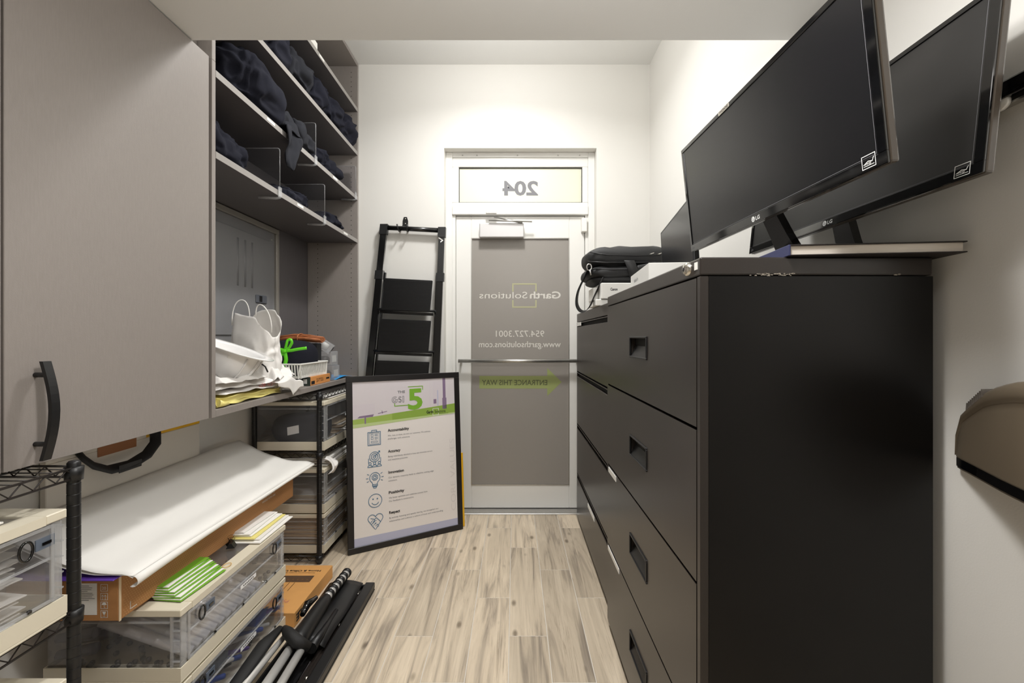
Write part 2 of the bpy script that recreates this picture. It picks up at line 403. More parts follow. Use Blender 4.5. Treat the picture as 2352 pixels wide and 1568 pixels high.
m.text(fg, '954.727.3001', X(1250), Z(773), width=X(1250)-X(1139), height=.062, mirror=True, c=.001)
m.text(fg, 'www.garthsolutions.com', X(1288), Z(797), width=X(1288)-X(1100), height=.060, mirror=True, bold=.008, c=.001)
m.build('lettering', SIL, gl)
m = MB(); q = [(X(1198), Z(665)), (X(1198), Z(652)), (X(1231), Z(652)), (X(1231), Z(705)), (X(1178), Z(705)), (X(1178), Z(683))]
m.stroke(fg, [(X(1178), Z(668)), (X(1178), Z(652)), (X(1231), Z(652)), (X(1231), Z(668))], .010, c=.0008); m.stroke(fg, [(X(1178), Z(690)), (X(1178), Z(705)), (X(1231), Z(705)), (X(1231), Z(690))], .010, c=.0008); m.build('logo_bracket', SILG, gl)
m = MB().poly(fg, [(X(1101), Z(892)), (X(1257), Z(892)), (X(1257), Z(909)), (X(1290), Z(877)), (X(1257), Z(845)), (X(1257), Z(863)), (X(1101), Z(863))], c=.0006); ar = m.build('arrow', OLV, gl)
MB().text(fg, 'ENTRANCE THIS WAY', X(1257), Z(884), width=X(1257)-X(1107), height=.052, mirror=True, bold=.012, c=.0012).build('arrow_lettering', DKP, gl)
# push bar
pb = MB().tube([(-.385, Y0-.055, 1.037), (.44, Y0-.055, 1.037)], .0125, 14); pb.tube([(-.37, Y0, 1.037), (-.37, Y0-.055, 1.037)], .008, 10); pb.tube([(.43, Y0, 1.037), (.43, Y0-.055, 1.037)], .008, 10)
pb.build('push_bar', ALU, dr)
# closer
c0 = thing('door_closer', 'silver hydraulic door closer box with arm at the top of the white door', 'door closer', (-.1, Y0, 1.9))
bx((at(1101, 0, Y0-.05).x, Y0-.055, at(0, 545, Y0-.05).z), (at(1203, 0, Y0-.05).x, Y0-.001, at(0, 512, Y0-.05).z), .006).build('body', mat('silver_paint', (205, 203, 203), .4, metal=.3), c0)
a0 = at(1126, 506, Y0-.07); m = MB(); m.tube([a0+Vector((-.01, 0, 0)), at(1222, 509, Y0-.07)], .008, 8, flat=.6); m.tube([at(1135, 498, Y0-.04), at(1200, 512, Y0-.06)], .006, 8)
m.build('arm', ALU, c0); m = MB().box((at(1117, 0, YF).x, Y0-.06, 2.045), (at(1141, 0, YF).x, YF-.018, 2.075), .004); m.build('arm_bracket', WHM, c0)
s0 = bx((at(1335, 0, YF-.01).x, YF-.035, at(0, 534, YF).z), (at(1347, 0, YF-.01).x, Y0-.001, at(0, 503, YF).z), .004).build('door_sensor', WHP)
tag(s0, 'small white door contact sensor at the top right corner of the door', 'sensor')

# ================================================================== FILING CABINETS
def file_cabinet(x0, x1, y0, y1, zt, zs, label, recess, cards):
    t = thing('filing_cabinet', label, 'cabinet', ((x0+x1)/2, (y0+y1)/2, 0))
    zh = zs[0]; f = .018
    m = MB(); m.box((x0+.018, y0, .035), (x1, y0+.012, zh-.002)); m.box((x0+.018, y1-.012, .035), (x1, y1, zh-.002)); m.box((x1-.012, y0+.012, .035), (x1, y1-.012, zh-.002)); m.box((x0+.03, y0+.012, .035), (x1-.012, y1-.012, .06))
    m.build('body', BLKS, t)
    m = MB(); m.box((x0, y0, .03), (x0+.018, y0+.016, zh-.002), .001); m.box((x0, y1-.016, .03), (x0+.018, y1, zh-.002), .001); m.box((x0, y0+.016, .03), (x0+.016, y1-.016, zs[-1]-.004), .001)
    m.build('front_frame', BLK, t)
    MB().box((x0+.02, y0+.016, zs[-1]-.003), (x0+.024, y1-.016, zh-.002)).build('gap_shade_panel', VOID, t)  # near-black sheet standing in for shade behind the drawer gaps
    bx((x0, y0, zh), (x1, y1, zt), .0035).build('top', BLK, t)
    for gx in (x0+.03, x1-.04):
        for gy in (y0+.03, y1-.03): MB().lathe([(.0, 0), (.014, 0), (.014, .01), (.006, .012), (.006, .036)], 12, tr(gx, gy, 0)).build('glide', BLKP, t)
    n = len(zs)-1
    for i in range(n):
        hi, lo = zs[i], zs[i+1]
        ya, yb = y0+.018, y1-.018
        if recess:
            zb, zu = lo+.003, hi-.004; hz = (hi+lo)/2; hh, hw = .029, .088; cy = (y0+y1)/2+.0
            m = MB(); xa, xb = x0-.001, x0+.017
            m.box((xa, ya, zb), (xb, cy-hw, zu)); m.box((xa, cy+hw, zb), (xb, yb, zu))
            m.box((xa, cy-hw, zb), (xb, cy+hw, hz-hh)); m.box((xa, cy-hw, hz+hh), (xb, cy+hw, zu))
            d = m.build('drawer', BLK, t)
            # recessed pull with a raised rim and a lip
            m = MB(); r = .006
            for a, b in (((cy-hw-r, hz-hh-r), (cy+hw+r, hz-hh)), ((cy-hw-r, hz+hh), (cy+hw+r, hz+hh+r)), ((cy-hw-r, hz-hh), (cy-hw, hz+hh)), ((cy+hw, hz-hh), (cy+hw+r, hz+hh))):
                m.box((xa-.004, a[0], a[1]), (xa+.004, b[0], b[1]), .0015)
            m.box((xb-.001, cy-hw, hz-hh), (xb, cy+hw, hz+hh), mi=1)
            m.add([(xa, cy-hw, hz-hh), (xa, cy+hw, hz-hh), (xb-.002, cy+hw, hz+.004), (xb-.002, cy-hw, hz+.004)], [(0, 1, 2, 3)])
            m.build('handle', [BLKP, VOID], d)
        else:
            m = MB(); m.box((x0-.001, ya, lo+.004), (x0+.017, yb, hi-.030), .002)
            d = m.build('drawer', BLK, t)
            MB().box((x0+.012, ya, hi-.030), (x0+.017, yb, hi-.002)).build('pull_recess', VOID, d)  # shadow in the pull gap put in as a near-black strip
            MB().box((x0-.001, ya, hi-.009), (x0+.01, yb, hi-.004), .001).build('pull_lip', BLK, d)
        for (ci, cy0, cy1, dz, hgt) in cards:
            if ci == i:
                MB().box((x0-.0035, cy0, hi-dz-hgt), (x0-.001, cy1, hi-dz), .0005).build('label_card', WHP, d)
    return t
TZ = [1.329, 1.006, .678, .351, .03]
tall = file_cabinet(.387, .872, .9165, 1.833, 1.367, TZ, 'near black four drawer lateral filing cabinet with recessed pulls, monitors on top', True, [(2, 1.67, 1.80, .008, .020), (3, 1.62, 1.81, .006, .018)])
m = MB(); m.lathe([(0, .012), (.010, .012), (.011, .009), (.014, .008), (.015, 0)], 20, tr(.387, .977, 1.350, 0, -PI/2)); lk = m.build('lock', CHR, tall)
MB().lathe([(0, .0125), (.004, .0125), (.0045, .012)], 10, tr(.387, .977, 1.350, 0, -PI/2)).build('keyhole', VOID, lk)
bx((.3855, .930, 1.343), (.387, .944, 1.359)).build('sticker', WHP, tall)
# paint chips along the seam of the header
m = MB(); fs = Fr((0, .9163, 0), (1, 0, 0), (0, 0, 1)); random.seed(3)
for cx, n_, sp in ((.545, 26, .04), (.51, 8, .02), (.80, 4, .012)):
    for _ in range(n_):
        x = cx+random.uniform(-sp, sp); z = 1.3285+random.uniform(-.001, .004); r_ = random.uniform(.0008, .0022)
        m.poly(fs, [(x-r_*2, z), (x+r_*1.5, z-r_*.3), (x+r_, z+r_), (x-r_, z+r_*.8)], c=.0003)
m.build('paint_chips', mat('bare_metal_chip', (150, 142, 130), .5), tall)['kind'] = 'stuff'
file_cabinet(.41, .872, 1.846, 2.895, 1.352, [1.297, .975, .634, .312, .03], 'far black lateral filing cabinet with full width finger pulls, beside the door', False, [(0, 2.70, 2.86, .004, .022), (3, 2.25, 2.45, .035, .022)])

# ================================================================== GREY CABINETS ON THE LEFT
t = thing('wall_cabinet', 'tall grey laminate wall cabinet with closed door and bowed black handle', 'cabinet', (-1.23, 1.1, .92))
m = MB(); m.box((XL+.006, .30, .92), (XF-.022, 1.528, .94)); m.box((XL+.006, .30, 2.14), (XF-.022, 1.528, 2.165)); m.box((XL+.006, 1.508, .94), (XF-.022, 1.528, 2.14)); m.box((XL+.006, .30, .94), (XF-.022, .32, 2.14)); m.box((XL+.006, .32, .94), (XL+.012, 1.508, 2.14)); m.box((XL+.012, .90, .94), (XF-.022, .91, 2.14))
m.build('carcass', GREY, t)
d = bx((XF-.02, .907, .920), (XF, 1.515, 2.168), .0012).build('door', GREY, t)
d2 = bx((XF-.02, .30, .920), (XF, .902, 2.168), .0012).build('door', GREY, t)
for dd, ym in ((d, .966), (d2, .845)):
    pts = []
    za, zb = 1.2-(830-774)*1.0/FOC*.94, 1.2-(1057-774)*.966/FOC
    za = 1.147; zb = .93
    for k in range(13):
        u = k/12; pts.append((XF+.022+.020*math.sin(PI*u), ym, za+(zb-za)*u))
    m = MB()
    vs = []; 
    for p in pts:
        for dx, dy in ((-.004, -.009), (.004, -.009), (.004, .009), (-.004, .009)): vs.append((p[0]+dx, p[1]+dy, p[2]))
    fs_ = [(0, 1, 2, 3), tuple(48+i for i in (3, 2, 1, 0))]
    for k in range(12):
        for i in range(4): fs_.append((k*4+i, k*4+(i+1) % 4, k*4+4+(i+1) % 4, k*4+4+i))
    m.add(vs, fs_)
    for zz in (za-.03, zb+.035): m.tube([(XF, ym, zz), (XF+.032, ym, zz)], .0055, 10)
    m.build('handle', BLKP, dd)
# open shelving
WT = .944
t = thing('shelf_unit', 'floor to ceiling grey laminate open shelving above a worktop, beside the far wall', 'shelving', (-1.22, 2.27, .92))
ZT = 3.035
bx((XL+.004, 1.530, .918), (XF, 1.549, 2.168), .001).build('side_panel', GREY, t)
bx((XL+.004, 1.530, 2.168), (XF, 1.549, ZT), .001).build('side_panel', GREY, t)
sp = bx((XL+.022, D-.022, .918), (XF, D-.003, ZT), .001).build('side_panel', GREY, t)
bx((XL+.004, 1.549, .918), (XF, D-.022, WT), .0015).build('worktop', GREY, t)
bx((XL+.004, 1.549, ZT-.02), (XF, D-.022, ZT), .001).build('top_panel', GREY, t)
SH = [1.854, 2.140, 2.440, 2.732]
for z in SH:
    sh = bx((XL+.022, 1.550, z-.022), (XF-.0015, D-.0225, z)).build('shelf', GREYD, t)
    MB().box((XF-.0015, 1.550, z-.023), (XF, D-.0225, z+.001)).build('edge_band', GREYE, sh)
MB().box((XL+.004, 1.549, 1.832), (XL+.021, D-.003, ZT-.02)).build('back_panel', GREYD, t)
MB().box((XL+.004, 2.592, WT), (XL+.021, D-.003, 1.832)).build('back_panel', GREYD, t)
m = MB()
for x in (-1.32, -1.095):
    z = .99
    while z < 2.98:
        m.add([(x+.0028*math.cos(a*PI/4), D-.0223, z+.0028*math.sin(a*PI/4)) for a in range(8)], [tuple(range(8))]); z += .032
m.build('peg_holes', VOID, sp)['kind'] = 'stuff'
# filler behind the soffit edge
bx((XL+.004, YS+.002, ZS), (XF-.05, 1.528, ZT), .001).build('filler_panel', GREY, t)
# paper tags along the shelf edges
for (z, ys) in ((SH[0], (2.16, 2.74)), (SH[1], (1.90, 2.58)), (SH[3], (2.4,))):
    for y in ys: MB().box((XF, y-.03, z-.016), (XF+.0012, y+.03, z-.004)).build('edge_label', WHP, t)

# electrical panel behind the niche
X0 = XL+.001; EX = XL+.02
t = thing('electrical_panel', 'grey steel electrical breaker panel set in the wall behind the niche', 'electrical panel', (X0, 2.2, 1.16))
STL = mat('grey_panel_paint', (128, 128, 130), .45, var=.04, vscale=(9, 9, 9)); STE = mat('bright_steel_edge', (168, 164, 156), .35, metal=.5)
m = MB()
for a, b in (((1.60, 1.15), (2.588, 1.175)), ((1.60, 1.80), (2.588, 1.828)), ((1.60, 1.175), (1.63, 1.80)), ((2.56, 1.175), (2.588, 1.80))): m.box((X0, a[0], a[1]), (EX+.006, b[0], b[1]), .002)
m.build('frame', STE, t)
bx((X0, 1.63, 1.175), (EX-.008, 2.56, 1.80), .002).build('cover', STL, t)
fd = bx((EX-.008, 1.93, 1.21), (EX-.001, 2.50, 1.745), .004).build('hatch', STL, t)
m = MB()
for y in (2.21, 2.27, 2.33): m.tube([(EX-.009, y, 1.46), (EX-.009, y, 1.70)], .0115, 8, flat=1)
m.build('pressed_ribs', STL, fd)
m = MB(); m.box((EX-.001, 2.36, 1.385), (EX+.006, 2.46, 1.43), .003); m.box((EX+.0055, 2.385, 1.392), (EX+.0065, 2.412, 1.424), mi=1)
m.build('latch', [mat('slate_plastic', (92, 96, 104), .4), VOID], fd)
for y, z in ((1.91, 1.70), (1.91, 1.24), (2.53, 1.76), (2.53, 1.20)): MB().lathe([(0, .004), (.004, .003), (.006, 0)], 10, tr(EX-.008, y, z, 0, PI/2)).build('screw', ALU, t)
# ================================================================== WIRE RACKS
def wire_rack(x0, x1, y0, y1, zs, label):
    t = thing('wire_rack', label, 'rack', ((x0+x1)/2, (y0+y1)/2, 0))
    r = .0127; H = zs[-1]+.012
    for x in (x0+r, x1-r):
        for y in (y0+r, y1-r):
            m = MB(); prof = [(0, 0), (.010, 0), (.013, .004), (.013, .016), (.005, .018), (.005, .03), (r, .031)]
            z = .045
            while z < H-.02: prof += [(r, z-.0012), (r, z), (r-.0007, z+.0006), (r-.0007, z+.0018), (r, z+.0024), (r, z+.0036)]; z += .0254
            prof += [(r, H-.004), (r-.003, H), (0, H+.002)]
            m.lathe(prof, 16, tr(x, y, 0)); m.build('post', BLKP, t)
    for z in zs:
        m = MB(); w_ = .0028; zb = z-.028; i = .007
        for (a, b) in (((x0+i, y0+r), (x0+i, y1-r)), ((x1-i, y0+r), (x1-i, y1-r)), ((x0+r, y0+i), (x1-r, y0+i)), ((x0+r, y1-i), (x1-r, y1-i))):
            for zz in (z-w_, zb): m.tube([(a[0], a[1], zz), (b[0], b[1], zz)], w_, 6)
            L = math.hypot(b[0]-a[0], b[1]-a[1]); n = max(2, int(L/.045)); pts = []
            for k in range(2*n+1):
                u = k/(2*n); pts.append((a[0]+(b[0]-a[0])*u, a[1]+(b[1]-a[1])*u, z-.004 if k % 2 else zb+.002))
            m.tube(pts, .0018, 5)
        y = y0+.03
        while y < y1-.02: m.tube([(x0+.008, y, z-.001), (x1-.008, y, z-.001)], .0015, 5); y += .0265
        for x in (x0+(x1-x0)*.33, x0+(x1-x0)*.67): m.tube([(x, y0+i, z-.0052), (x, y1-i, z-.0052)], .0022, 5)
        s_ = m.build('wire_shelf', BLK, t)
        for x in (x0+r, x1-r):
            for y in (y0+r, y1-r): MB().lathe([(r, z-.034), (r+.004, z-.033), (r+.0055, z-.002), (r, z-.001)], 16, tr(x, y, 0)).build('collar', BLKP, s_)
    return t
wire_rack(-1.392, -1.022, .42, 1.045, [.06, .565, .898], 'near black wire rack with ribbed posts under the closed grey cabinet')
wire_rack(-1.392, -1.022, 2.318, 2.945, [.045, .590, .898], 'far black wire rack under the worktop, behind the framed poster')

# ================================================================== CLEAR STORAGE BOXES with a drop front facing +x
NLAB = mat('pale_label', (246, 246, 246), .6); SLATE = mat('slate_strip', (96, 106, 120), .4)
def storage_box(x0, x1, y0, y1, z0, z1, label, nlab=True, group=None, rings=1):
    t = thing('storage_box', label, 'storage box', ((x0+x1)/2, (y0+y1)/2, z0), group=group)
    h = z1-z0; bz = z0+min(.05, h*.22); lz = z1-.022; th = .002; i = .006
    # cream base tray, slightly wider
    m = MB(); m.box((x0, y0, z0+.003), (x1, y1, z0+.010), .002); m.box((x0, y0, z0+.010), (x0+.003, y1, bz)); m.box((x1-.003, y0, z0+.010), (x1, y1, bz))
    m.box((x0+.003, y0, z0+.010), (x1-.003, y0+.003, bz)); m.box((x0+.003, y1-.003, z0+.010), (x1-.003, y1, bz)); m.build('base', CREAM, t)
    # clear walls (back, two sides) with stepped ribs in the corners
    m = MB(); m.box((x0+i, y0+i, bz-.01), (x1-i, y0+i+th, lz)); m.box((x0+i, y1-i-th, bz-.01), (x1-i, y1-i, lz)); m.box((x0+i, y0+i+th, bz-.01), (x0+i+th, y1-i-th, lz))
    m.build('body', CLEAR, t)
    m = MB()
    for y in (y0+i-.004, y1-i-.002):
        m.box((x1-i-.026, y, bz), (x1-i-.020, y+.006, lz)); m.box((x0+i, y, lz-.02), (x1-i-.03, y+.006, lz-.016))
        for k in range(5): zz = bz+(lz-bz)*(k+.5)/5; m.box((x1-i-.02, y, zz), (x1-i, y+.006, zz+.003))
        m.build('rib', CLEARM, t); m = MB()
    for y in (y0+i+.002, y1-i-.022):
        MB().box((x1-i-.003, y, bz), (x1-i+.002, y+.020, lz)).build('rib', CLEARM, t)
    l = MB(); b_ = .045
    l.box((x0, y0, lz), (x1, y0+b_, z1-.002), .002); l.box((x0, y1-b_, lz), (x1, y1, z1-.002), .002); l.box((x0, y0+b_, lz), (x0+b_, y1-b_, z1-.002)); l.box((x1-b_, y0+b_, lz), (x1, y1-b_, z1-.002))
    l.box((x0+b_, y0+b_, z1-.010), (x1-b_, y1-b_, z1-.008), mi=1)
    l.build('lid', [CREAM, CLEAR], t)
    # door
    xa = x1-i+.001; dy0, dy1 = y0+.03, y1-.03; dz0, dz1 = bz+.004, lz-.003
    m = MB(); m.box((xa, dy0, dz0), (xa+.002, dy1, dz1))
    d = m.build('door', CLEAR, t)
    m = MB()
    for a, b in (((dy0, dz0), (dy1, dz0+.006)), ((dy0, dz1-.006), (dy1, dz1)), ((dy0, dz0+.006), (dy0+.006, dz1-.006)), ((dy1-.006, dz0+.006), (dy1, dz1-.006)), ((dy0+.006, (dz0+dz1)/2+.01), (dy1-.006, (dz0+dz1)/2+.014))):
        m.box((xa+.002, a[0], a[1]), (xa+.006, b[0], b[1]))
    m.build('door_rim', CLEARM, d)
    for (yc, zc) in ((y1-.085, dz1-.035),)+(((y0+.085, dz1-.035),) if rings > 1 else ()):
        m = MB(); m.tube([(xa+.006, yc+.013*math.cos(a*PI/10), zc+.020*math.sin(a*PI/10)) for a in range(20)], .0028, 6, closed=True); m.build('ring_latch', BLKG, d)
        m = MB(); sg = 1
        m.box((xa+.002, yc+.020, zc-.010), (xa+.0045, yc+.058, zc+.014)); m.box((xa+.0045, yc+.032, zc-.002), (xa+.0065, yc+.050, zc+.004), mi=1)
        m.build('slider', [SLATE, BLKG], d)
    m = MB()
    for u in (.22, .5, .78, .9): yy = dy0+(dy1-dy0)*u; m.box((xa+.002, yy-.004, dz0+.001), (xa+.008, yy+.004, dz0+.008), .001)
    m.build('hinge_nub', BLKG, d)
    if nlab:
        ym = (y0+y1)/2+.03; zz = (dz0+dz1)/2; m = MB(); m.box((xa+.006, ym-.045, zz-.006), (xa+.0066, ym+.045, zz+.007))
        for k in range(7): m.box((xa+.0066, ym-.03+k*.009, zz-.002), (xa+.0068, ym-.025+k*.009, zz+.003), mi=1)
        m.build('label', [NLAB, INK], d)
    return t
PX0, PX1 = -1.336, -.946
storage_box(PX0, PX1, 1.246, 1.817, .002, .212, 'lower clear storage box of the floor stack, holding pens and blue bottles', rings=2)
storage_box(PX0, PX1, 1.246, 1.817, .214, .428, 'upper clear storage box of the floor stack, holding silver tubes', rings=2)
storage_box(-1.385, -1.010, 2.335, 2.93, .594, .858, 'top clear storage box on the far rack, with a black pouch and manila papers')
storage_box(-1.385, -1.010, 2.335, 2.93, .262, .500, 'middle clear storage box on the far rack, papers laid on its lid')
storage_box(-1.385, -1.010, 2.335, 2.93, .049, .260, 'bottom clear storage box on the far rack, packed with manila envelopes')
storage_box(-1.385, -1.012, .45, .995, .568, .815, 'clear storage box full of white envelopes on the near wire rack')
storage_box(-1.385, -1.012, .45, .995, .064, .432, 'clear storage box on the bottom shelf of the near wire rack', nlab=False)

# ---- contents of the boxes
rnd = random.Random(11)
TUBE = mat('silvered_plastic', (232, 232, 236), .18, metal=.25, coat=.6)
def flat_env(name, x0, x1, y0, y1, z, rz, mtl, label, cat, group=None, th=.003, tilt=0):
    m = MB(); cx, cy = (x0+x1)/2, (y0+y1)/2; T = tr(cx, cy, z, 0, tilt, rz)
    a, b = (x1-x0)/2, (y1-y0)/2; m.box((-a, -b, 0), (a, b, th), .0008, T)
    m.add([(-a+.002, -b+.002, th+.0002), (a-.002, -b+.002, th+.0002), (0, 0, th+.0008)], [(0, 1, 2)], T)
    return tag(m.build(name, mtl), label, cat, group)
for k in range(11):                                                     # silver tubes standing slanted against the door
    y = 1.29+k*.0345
    m = MB(); a = Vector((-1.20, y-.012, .375)); b = Vector((-.962, y+.02, .262)); d = (b-a)
    m.tube([a, a+d*.28, a+d*.29, a+d*.31, a+d*.6, a+d*.61, a+d*.63, b-d*.01, b], .0155, 12, rs=[.0155, .0155, .017, .0155, .0155, .017, .0155, .0155, .012])
    tag(m.build('plastic_tube', TUBE), 'silver clear plastic tube lying slanted in the upper floor storage box', 'tube', 'silver tubes in the storage box')
DKTUBE = mat('smoky_tube', (96, 96, 108), .25)
for k in range(14):
    y = 1.285+(k % 7)*.07; z0_ = .285+(k//7)*.048
    m = MB(); m.tube([(-1.315, y-.02, z0_), (-1.315+.09, y, z0_+.006), (-1.222, y, z0_+.006)], .016, 10, rs=[.012, .016, .016])
    tag(m.build('dark_bottle', DKTUBE), 'dark smoky tube at the back of the upper floor storage box', 'tube', 'dark tubes in the storage box')
BEAD = mat('dark_cap', (38, 38, 46), .3)
m = MB()
for k in range(160):
    x = rnd.uniform(-1.315, -1.0); y = rnd.uniform(1.27, 1.79); z = .398-rnd.uniform(0, .016)*1; r_ = .008
    z = .232+rnd.uniform(0, .02)
    m.lathe([(0, -r_), (r_*.8, -r_*.6), (r_, 0), (r_*.8, r_*.6), (0, r_)], 7, tr(x, y, z))
tag(m.build('loose_caps', BEAD), 'loose dark round caps heaped under the silver tubes', 'caps', kind='stuff')
# pens, bottles in the lower box
cols = [BLUE, WHP, PURP, BLUE, WHP, BLUE, PURP, WHP, BLUE, WHP, PURP, BLUE]
nm = ['blue', 'white', 'purple']
for k in range(12):
    y = 1.29+k*.044; c_ = cols[k]; m = MB(); r_ = .012 if c_ is BLUE else .009
    a = Vector((-1.16+rnd.uniform(-.03, .03), y-.05, .060+rnd.uniform(0, .01))); b = Vector((-.967, y+.05, .065+rnd.uniform(0, .04))); d = b-a
    m.tube([a, a+d*.04, a+d*.74, a+d*.75, b-d*.02, b], r_, 10, rs=[r_*.7, r_, r_, r_*.8, r_*.7, r_*.4])
    n_ = 'blue' if c_ is BLUE else ('purple' if c_ is PURP else 'white')
    tag(m.build('bottle', c_), 'small '+n_+' bottle lying in the lower floor storage box', 'bottle', n_+' bottles in the lower floor box')
for k, (y, w_) in enumerate(((1.66, .07), (1.45, .05))):
    m = MB(); m.box((-1.12, y, .105+.0*k), (-.975, y+w_, .135), .004)
    tag(m.build('packet', BLUE if k == 0 else SLATE), ['blue boxed packet in the lower floor storage box near its far end', 'slate blue packet in the middle of the lower floor storage box'][k], 'packet')
m = MB()
for k in range(60):
    a = Vector((rnd.uniform(-1.31, -1.0), rnd.uniform(1.27, 1.78), .02+rnd.uniform(0, .025)))
    an = rnd.uniform(0, PI); d = Vector((math.cos(an), math.sin(an), 0))*.012
    m.tube([a-d, a+d], .005, 6, mi=k % 4)
tag(m.build('pen_clutter', [CLEARM, SLATE, BLKP, WHP]), 'layer of small stationery bits in the bottom of the lower floor box', 'stationery', kind='stuff')
# papers in the boxes
def stack(n, x0, x1, y0, y1, z0, dz, mats, label, cat, group, jx=.008, jr=.03, th=.0025, name='envelope'):
    for k in range(n):
        dx, dy = rnd.uniform(-jx, jx), rnd.uniform(-jx, jx); mt = mats[k % len(mats)]
        flat_env(name, x0+dx, x1+dx, y0+dy, y1+dy, z0+k*dz, rnd.uniform(-jr, jr), mt, label, cat, group, th)
stack(24, -1.36, -1.04, 2.38, 2.88, .064, .0068, [MANILA, PAPC, MANILA], 'manila or white envelope in the bottom far rack box', 'envelope', 'envelopes in the bottom rack box', th=.004)
stack(12, -1.36, -1.04, 2.38, 2.88, .279, .0058, [MANILA, PAPER], 'envelope in the middle far rack box', 'envelope', 'envelopes in the middle rack box', th=.003)
stack(10, -1.36, -1.04, 2.60, 2.89, .610, .0085, [MANILA, MANILA, PAPER], 'manila envelope behind the black pouch in the top far rack box', 'envelope', 'manila envelopes in the top rack box', jr=.12, th=.004)
stack(20, -1.36, -1.06, .50, .94, .584, .0088, [PAPER], 'white envelope in the clear box on the near rack', 'envelope', 'white envelopes in the near rack box', jr=.2, th=.003)
stack(6, -1.36, -1.06, .50, .94, .085, .03, [PAPC], 'white envelope in the bottom box of the near rack', 'envelope', 'white envelopes in the bottom near rack box', jr=.1, th=.003)
stack(5, -1.36, -1.03, 2.40, 2.90, .5015, .0078, [PAPER, PAPC], 'white paper bundle lying on the middle far rack box', 'papers', 'papers on the middle rack box', jx=.015, jr=.07, th=.005, name='paper_bundle')
stack(3, -1.36, -1.03, 2.42, 2.92, .8585, .0045, [PAPER, PAPC], 'flat sheets lying under the worktop on top of the top far rack box', 'papers', 'papers on the top rack box', jx=.008, jr=.02, th=.003, name='paper_bundle')
stack(2, -1.35, -1.05, .50, .90, .8155, .005, [PAPER], 'white folder on the lid of the near rack box', 'papers', 'folders on the near rack box', jx=.01, jr=.03, th=.004, name='paper_bundle')
# curled white cloth or paper sticking out of the bundle on the rack
m = MB(); m.sheet(16, 6, lambda u, v: (-1.02+.045*math.sin(u*2.6)+.004*math.sin(9*v), 2.355+.07*v+.01*math.sin(u*5), .548-.085*u+.006*math.sin(7*u+4*v)), .003)
tag(m.build('curled_paper', PAPC), 'curled white paper strip drooping over the middle far rack box', 'paper')
def blob(name, c, s, seed, mtl, label, cat, group=None, amp=.22, fold=1.0, flatb=True, n=34, rz=0, build=True, crease=0):
    "soft crumpled cloth lump resting on z = c.z"
    m = MB(); nu, nv = n, n*2//3; vs = []; fs = []; ca, sa = math.cos(rz), math.sin(rz)
    for j in range(nv+1):
        ph = PI*j/nv
        for i in range(nu):
            th = 2*PI*i/nu; d = Vector((math.sin(ph)*math.cos(th), math.sin(ph)*math.sin(th), math.cos(ph)))
            q = Vector((math.copysign(abs(d.x)**.7, d.x), math.copysign(abs(d.y)**.7, d.y), math.copysign(abs(d.z)**.75, d.z)))
            p = Vector((d.x*s[0], d.y*s[1], d.z*s[2]))
            k = noise.noise(p*9*fold+Vector((seed*7.1, seed*3.3, 0))); k2 = 1-abs(noise.noise(p*16*fold+Vector((seed, 5, seed*2))))*2; k3 = noise.noise(p*38*fold+Vector((0, seed, 9))); wq = p+Vector((noise.noise(p*8+Vector((seed, 0, 0))), noise.noise(p*8+Vector((0, seed, 0))), 0))*.05; k4 = 1-abs(noise.noise(Vector((wq.x*12, wq.y*22, wq.z*22+seed))))*2.6
            f = 1+amp*(k*1.5+(k2-.55)*.5+k3*.25+max(k4, -.6)*.55*crease)
            x, y, z = q.x*s[0]*f, q.y*s[1]*f, q.z*s[2]*f
            z = z+s[2]
            if z < 0: z = .0
            vs.append((c[0]+x*ca-y*sa, c[1]+x*sa+y*ca, c[2]+z+.0005))
    for j in range(nv):
        for i in range(nu): fs.append((j*nu+i, (j+1)*nu+i, (j+1)*nu+(i+1) % nu, j*nu+(i+1) % nu))
    m.add(vs, fs, sm=True)
    if not build: return m
    return tag(m.build(name, mtl), label, cat, group)
o = blob('pouch', (-1.19, 2.46, .611), (.15, .09, .085), 4, CLOTH, 'dark navy pouch with a paper tag in the top far rack box', 'pouch', amp=.08)
f_ = Fr((-1.19, 2.362, .70), (1, .1, .2), (0, -.1, 1)); MB().box((-.03, -.022, -.001), (.03, .022, .0005), 0, f_.M).build('paper_tag', PAPER, o)

# ================================================================== LONG CARDBOARD BOX, SHEET AND WHAT LIES AROUND
t = thing('cardboard_box', 'long flat brown cardboard box lying on the floor storage boxes under white sheet', 'box', (-1.21, 1.65, .437))
bx((-1.368, 1.18, .437), (-1.062, 2.11, .556), .003).build('body', KRAFT, t)
m = MB(); m.box((-1.368, 1.1785, .5545), (-1.062, 1.183, .5575), .0005); m.box((-1.0625, 1.18, .437), (-1.0605, 1.186, .556)); m.build('torn_edge', MANILA, t)
# printed label and icons on the end
fe = Fr((0, 1.1798, 0), (1, 0, 0), (0, 0, 1)); m = MB(); m.rect(fe, -1.165, .455, -1.120, .540, c=.0004); lb = m.build('shipping_label', PAPER, t)
m = MB()
for k in range(9): m.rect(fe, -1.161, .532-k*.0048, -1.161+rnd.uniform(.015, .038), .5335-k*.0048, c=.0007)
m.build('label_print', GINK, lb)
m = MB()
for k in range(4):
    zc = .528-k*.0235; m.stroke(fe, [(-1.110, zc-.009), (-1.092, zc-.009), (-1.092, zc+.009), (-1.110, zc+.009)], .0012, closed=True)
m.text(fe, '20', -1.107, .523, width=.011)
for x in (-1.105, -1.098): m.stroke(fe, [(x, .496), (x, .509)], .0013); m.stroke(fe, [(x-.0025, .505), (x, .509), (x+.0025, .505)], .0012)
m.poly(fe, circ(-1.101, .482, .0065, 10, 0, PI)); m.stroke(fe, [(-1.101, .482), (-1.101, .475), (-1.098, .475)], .001)
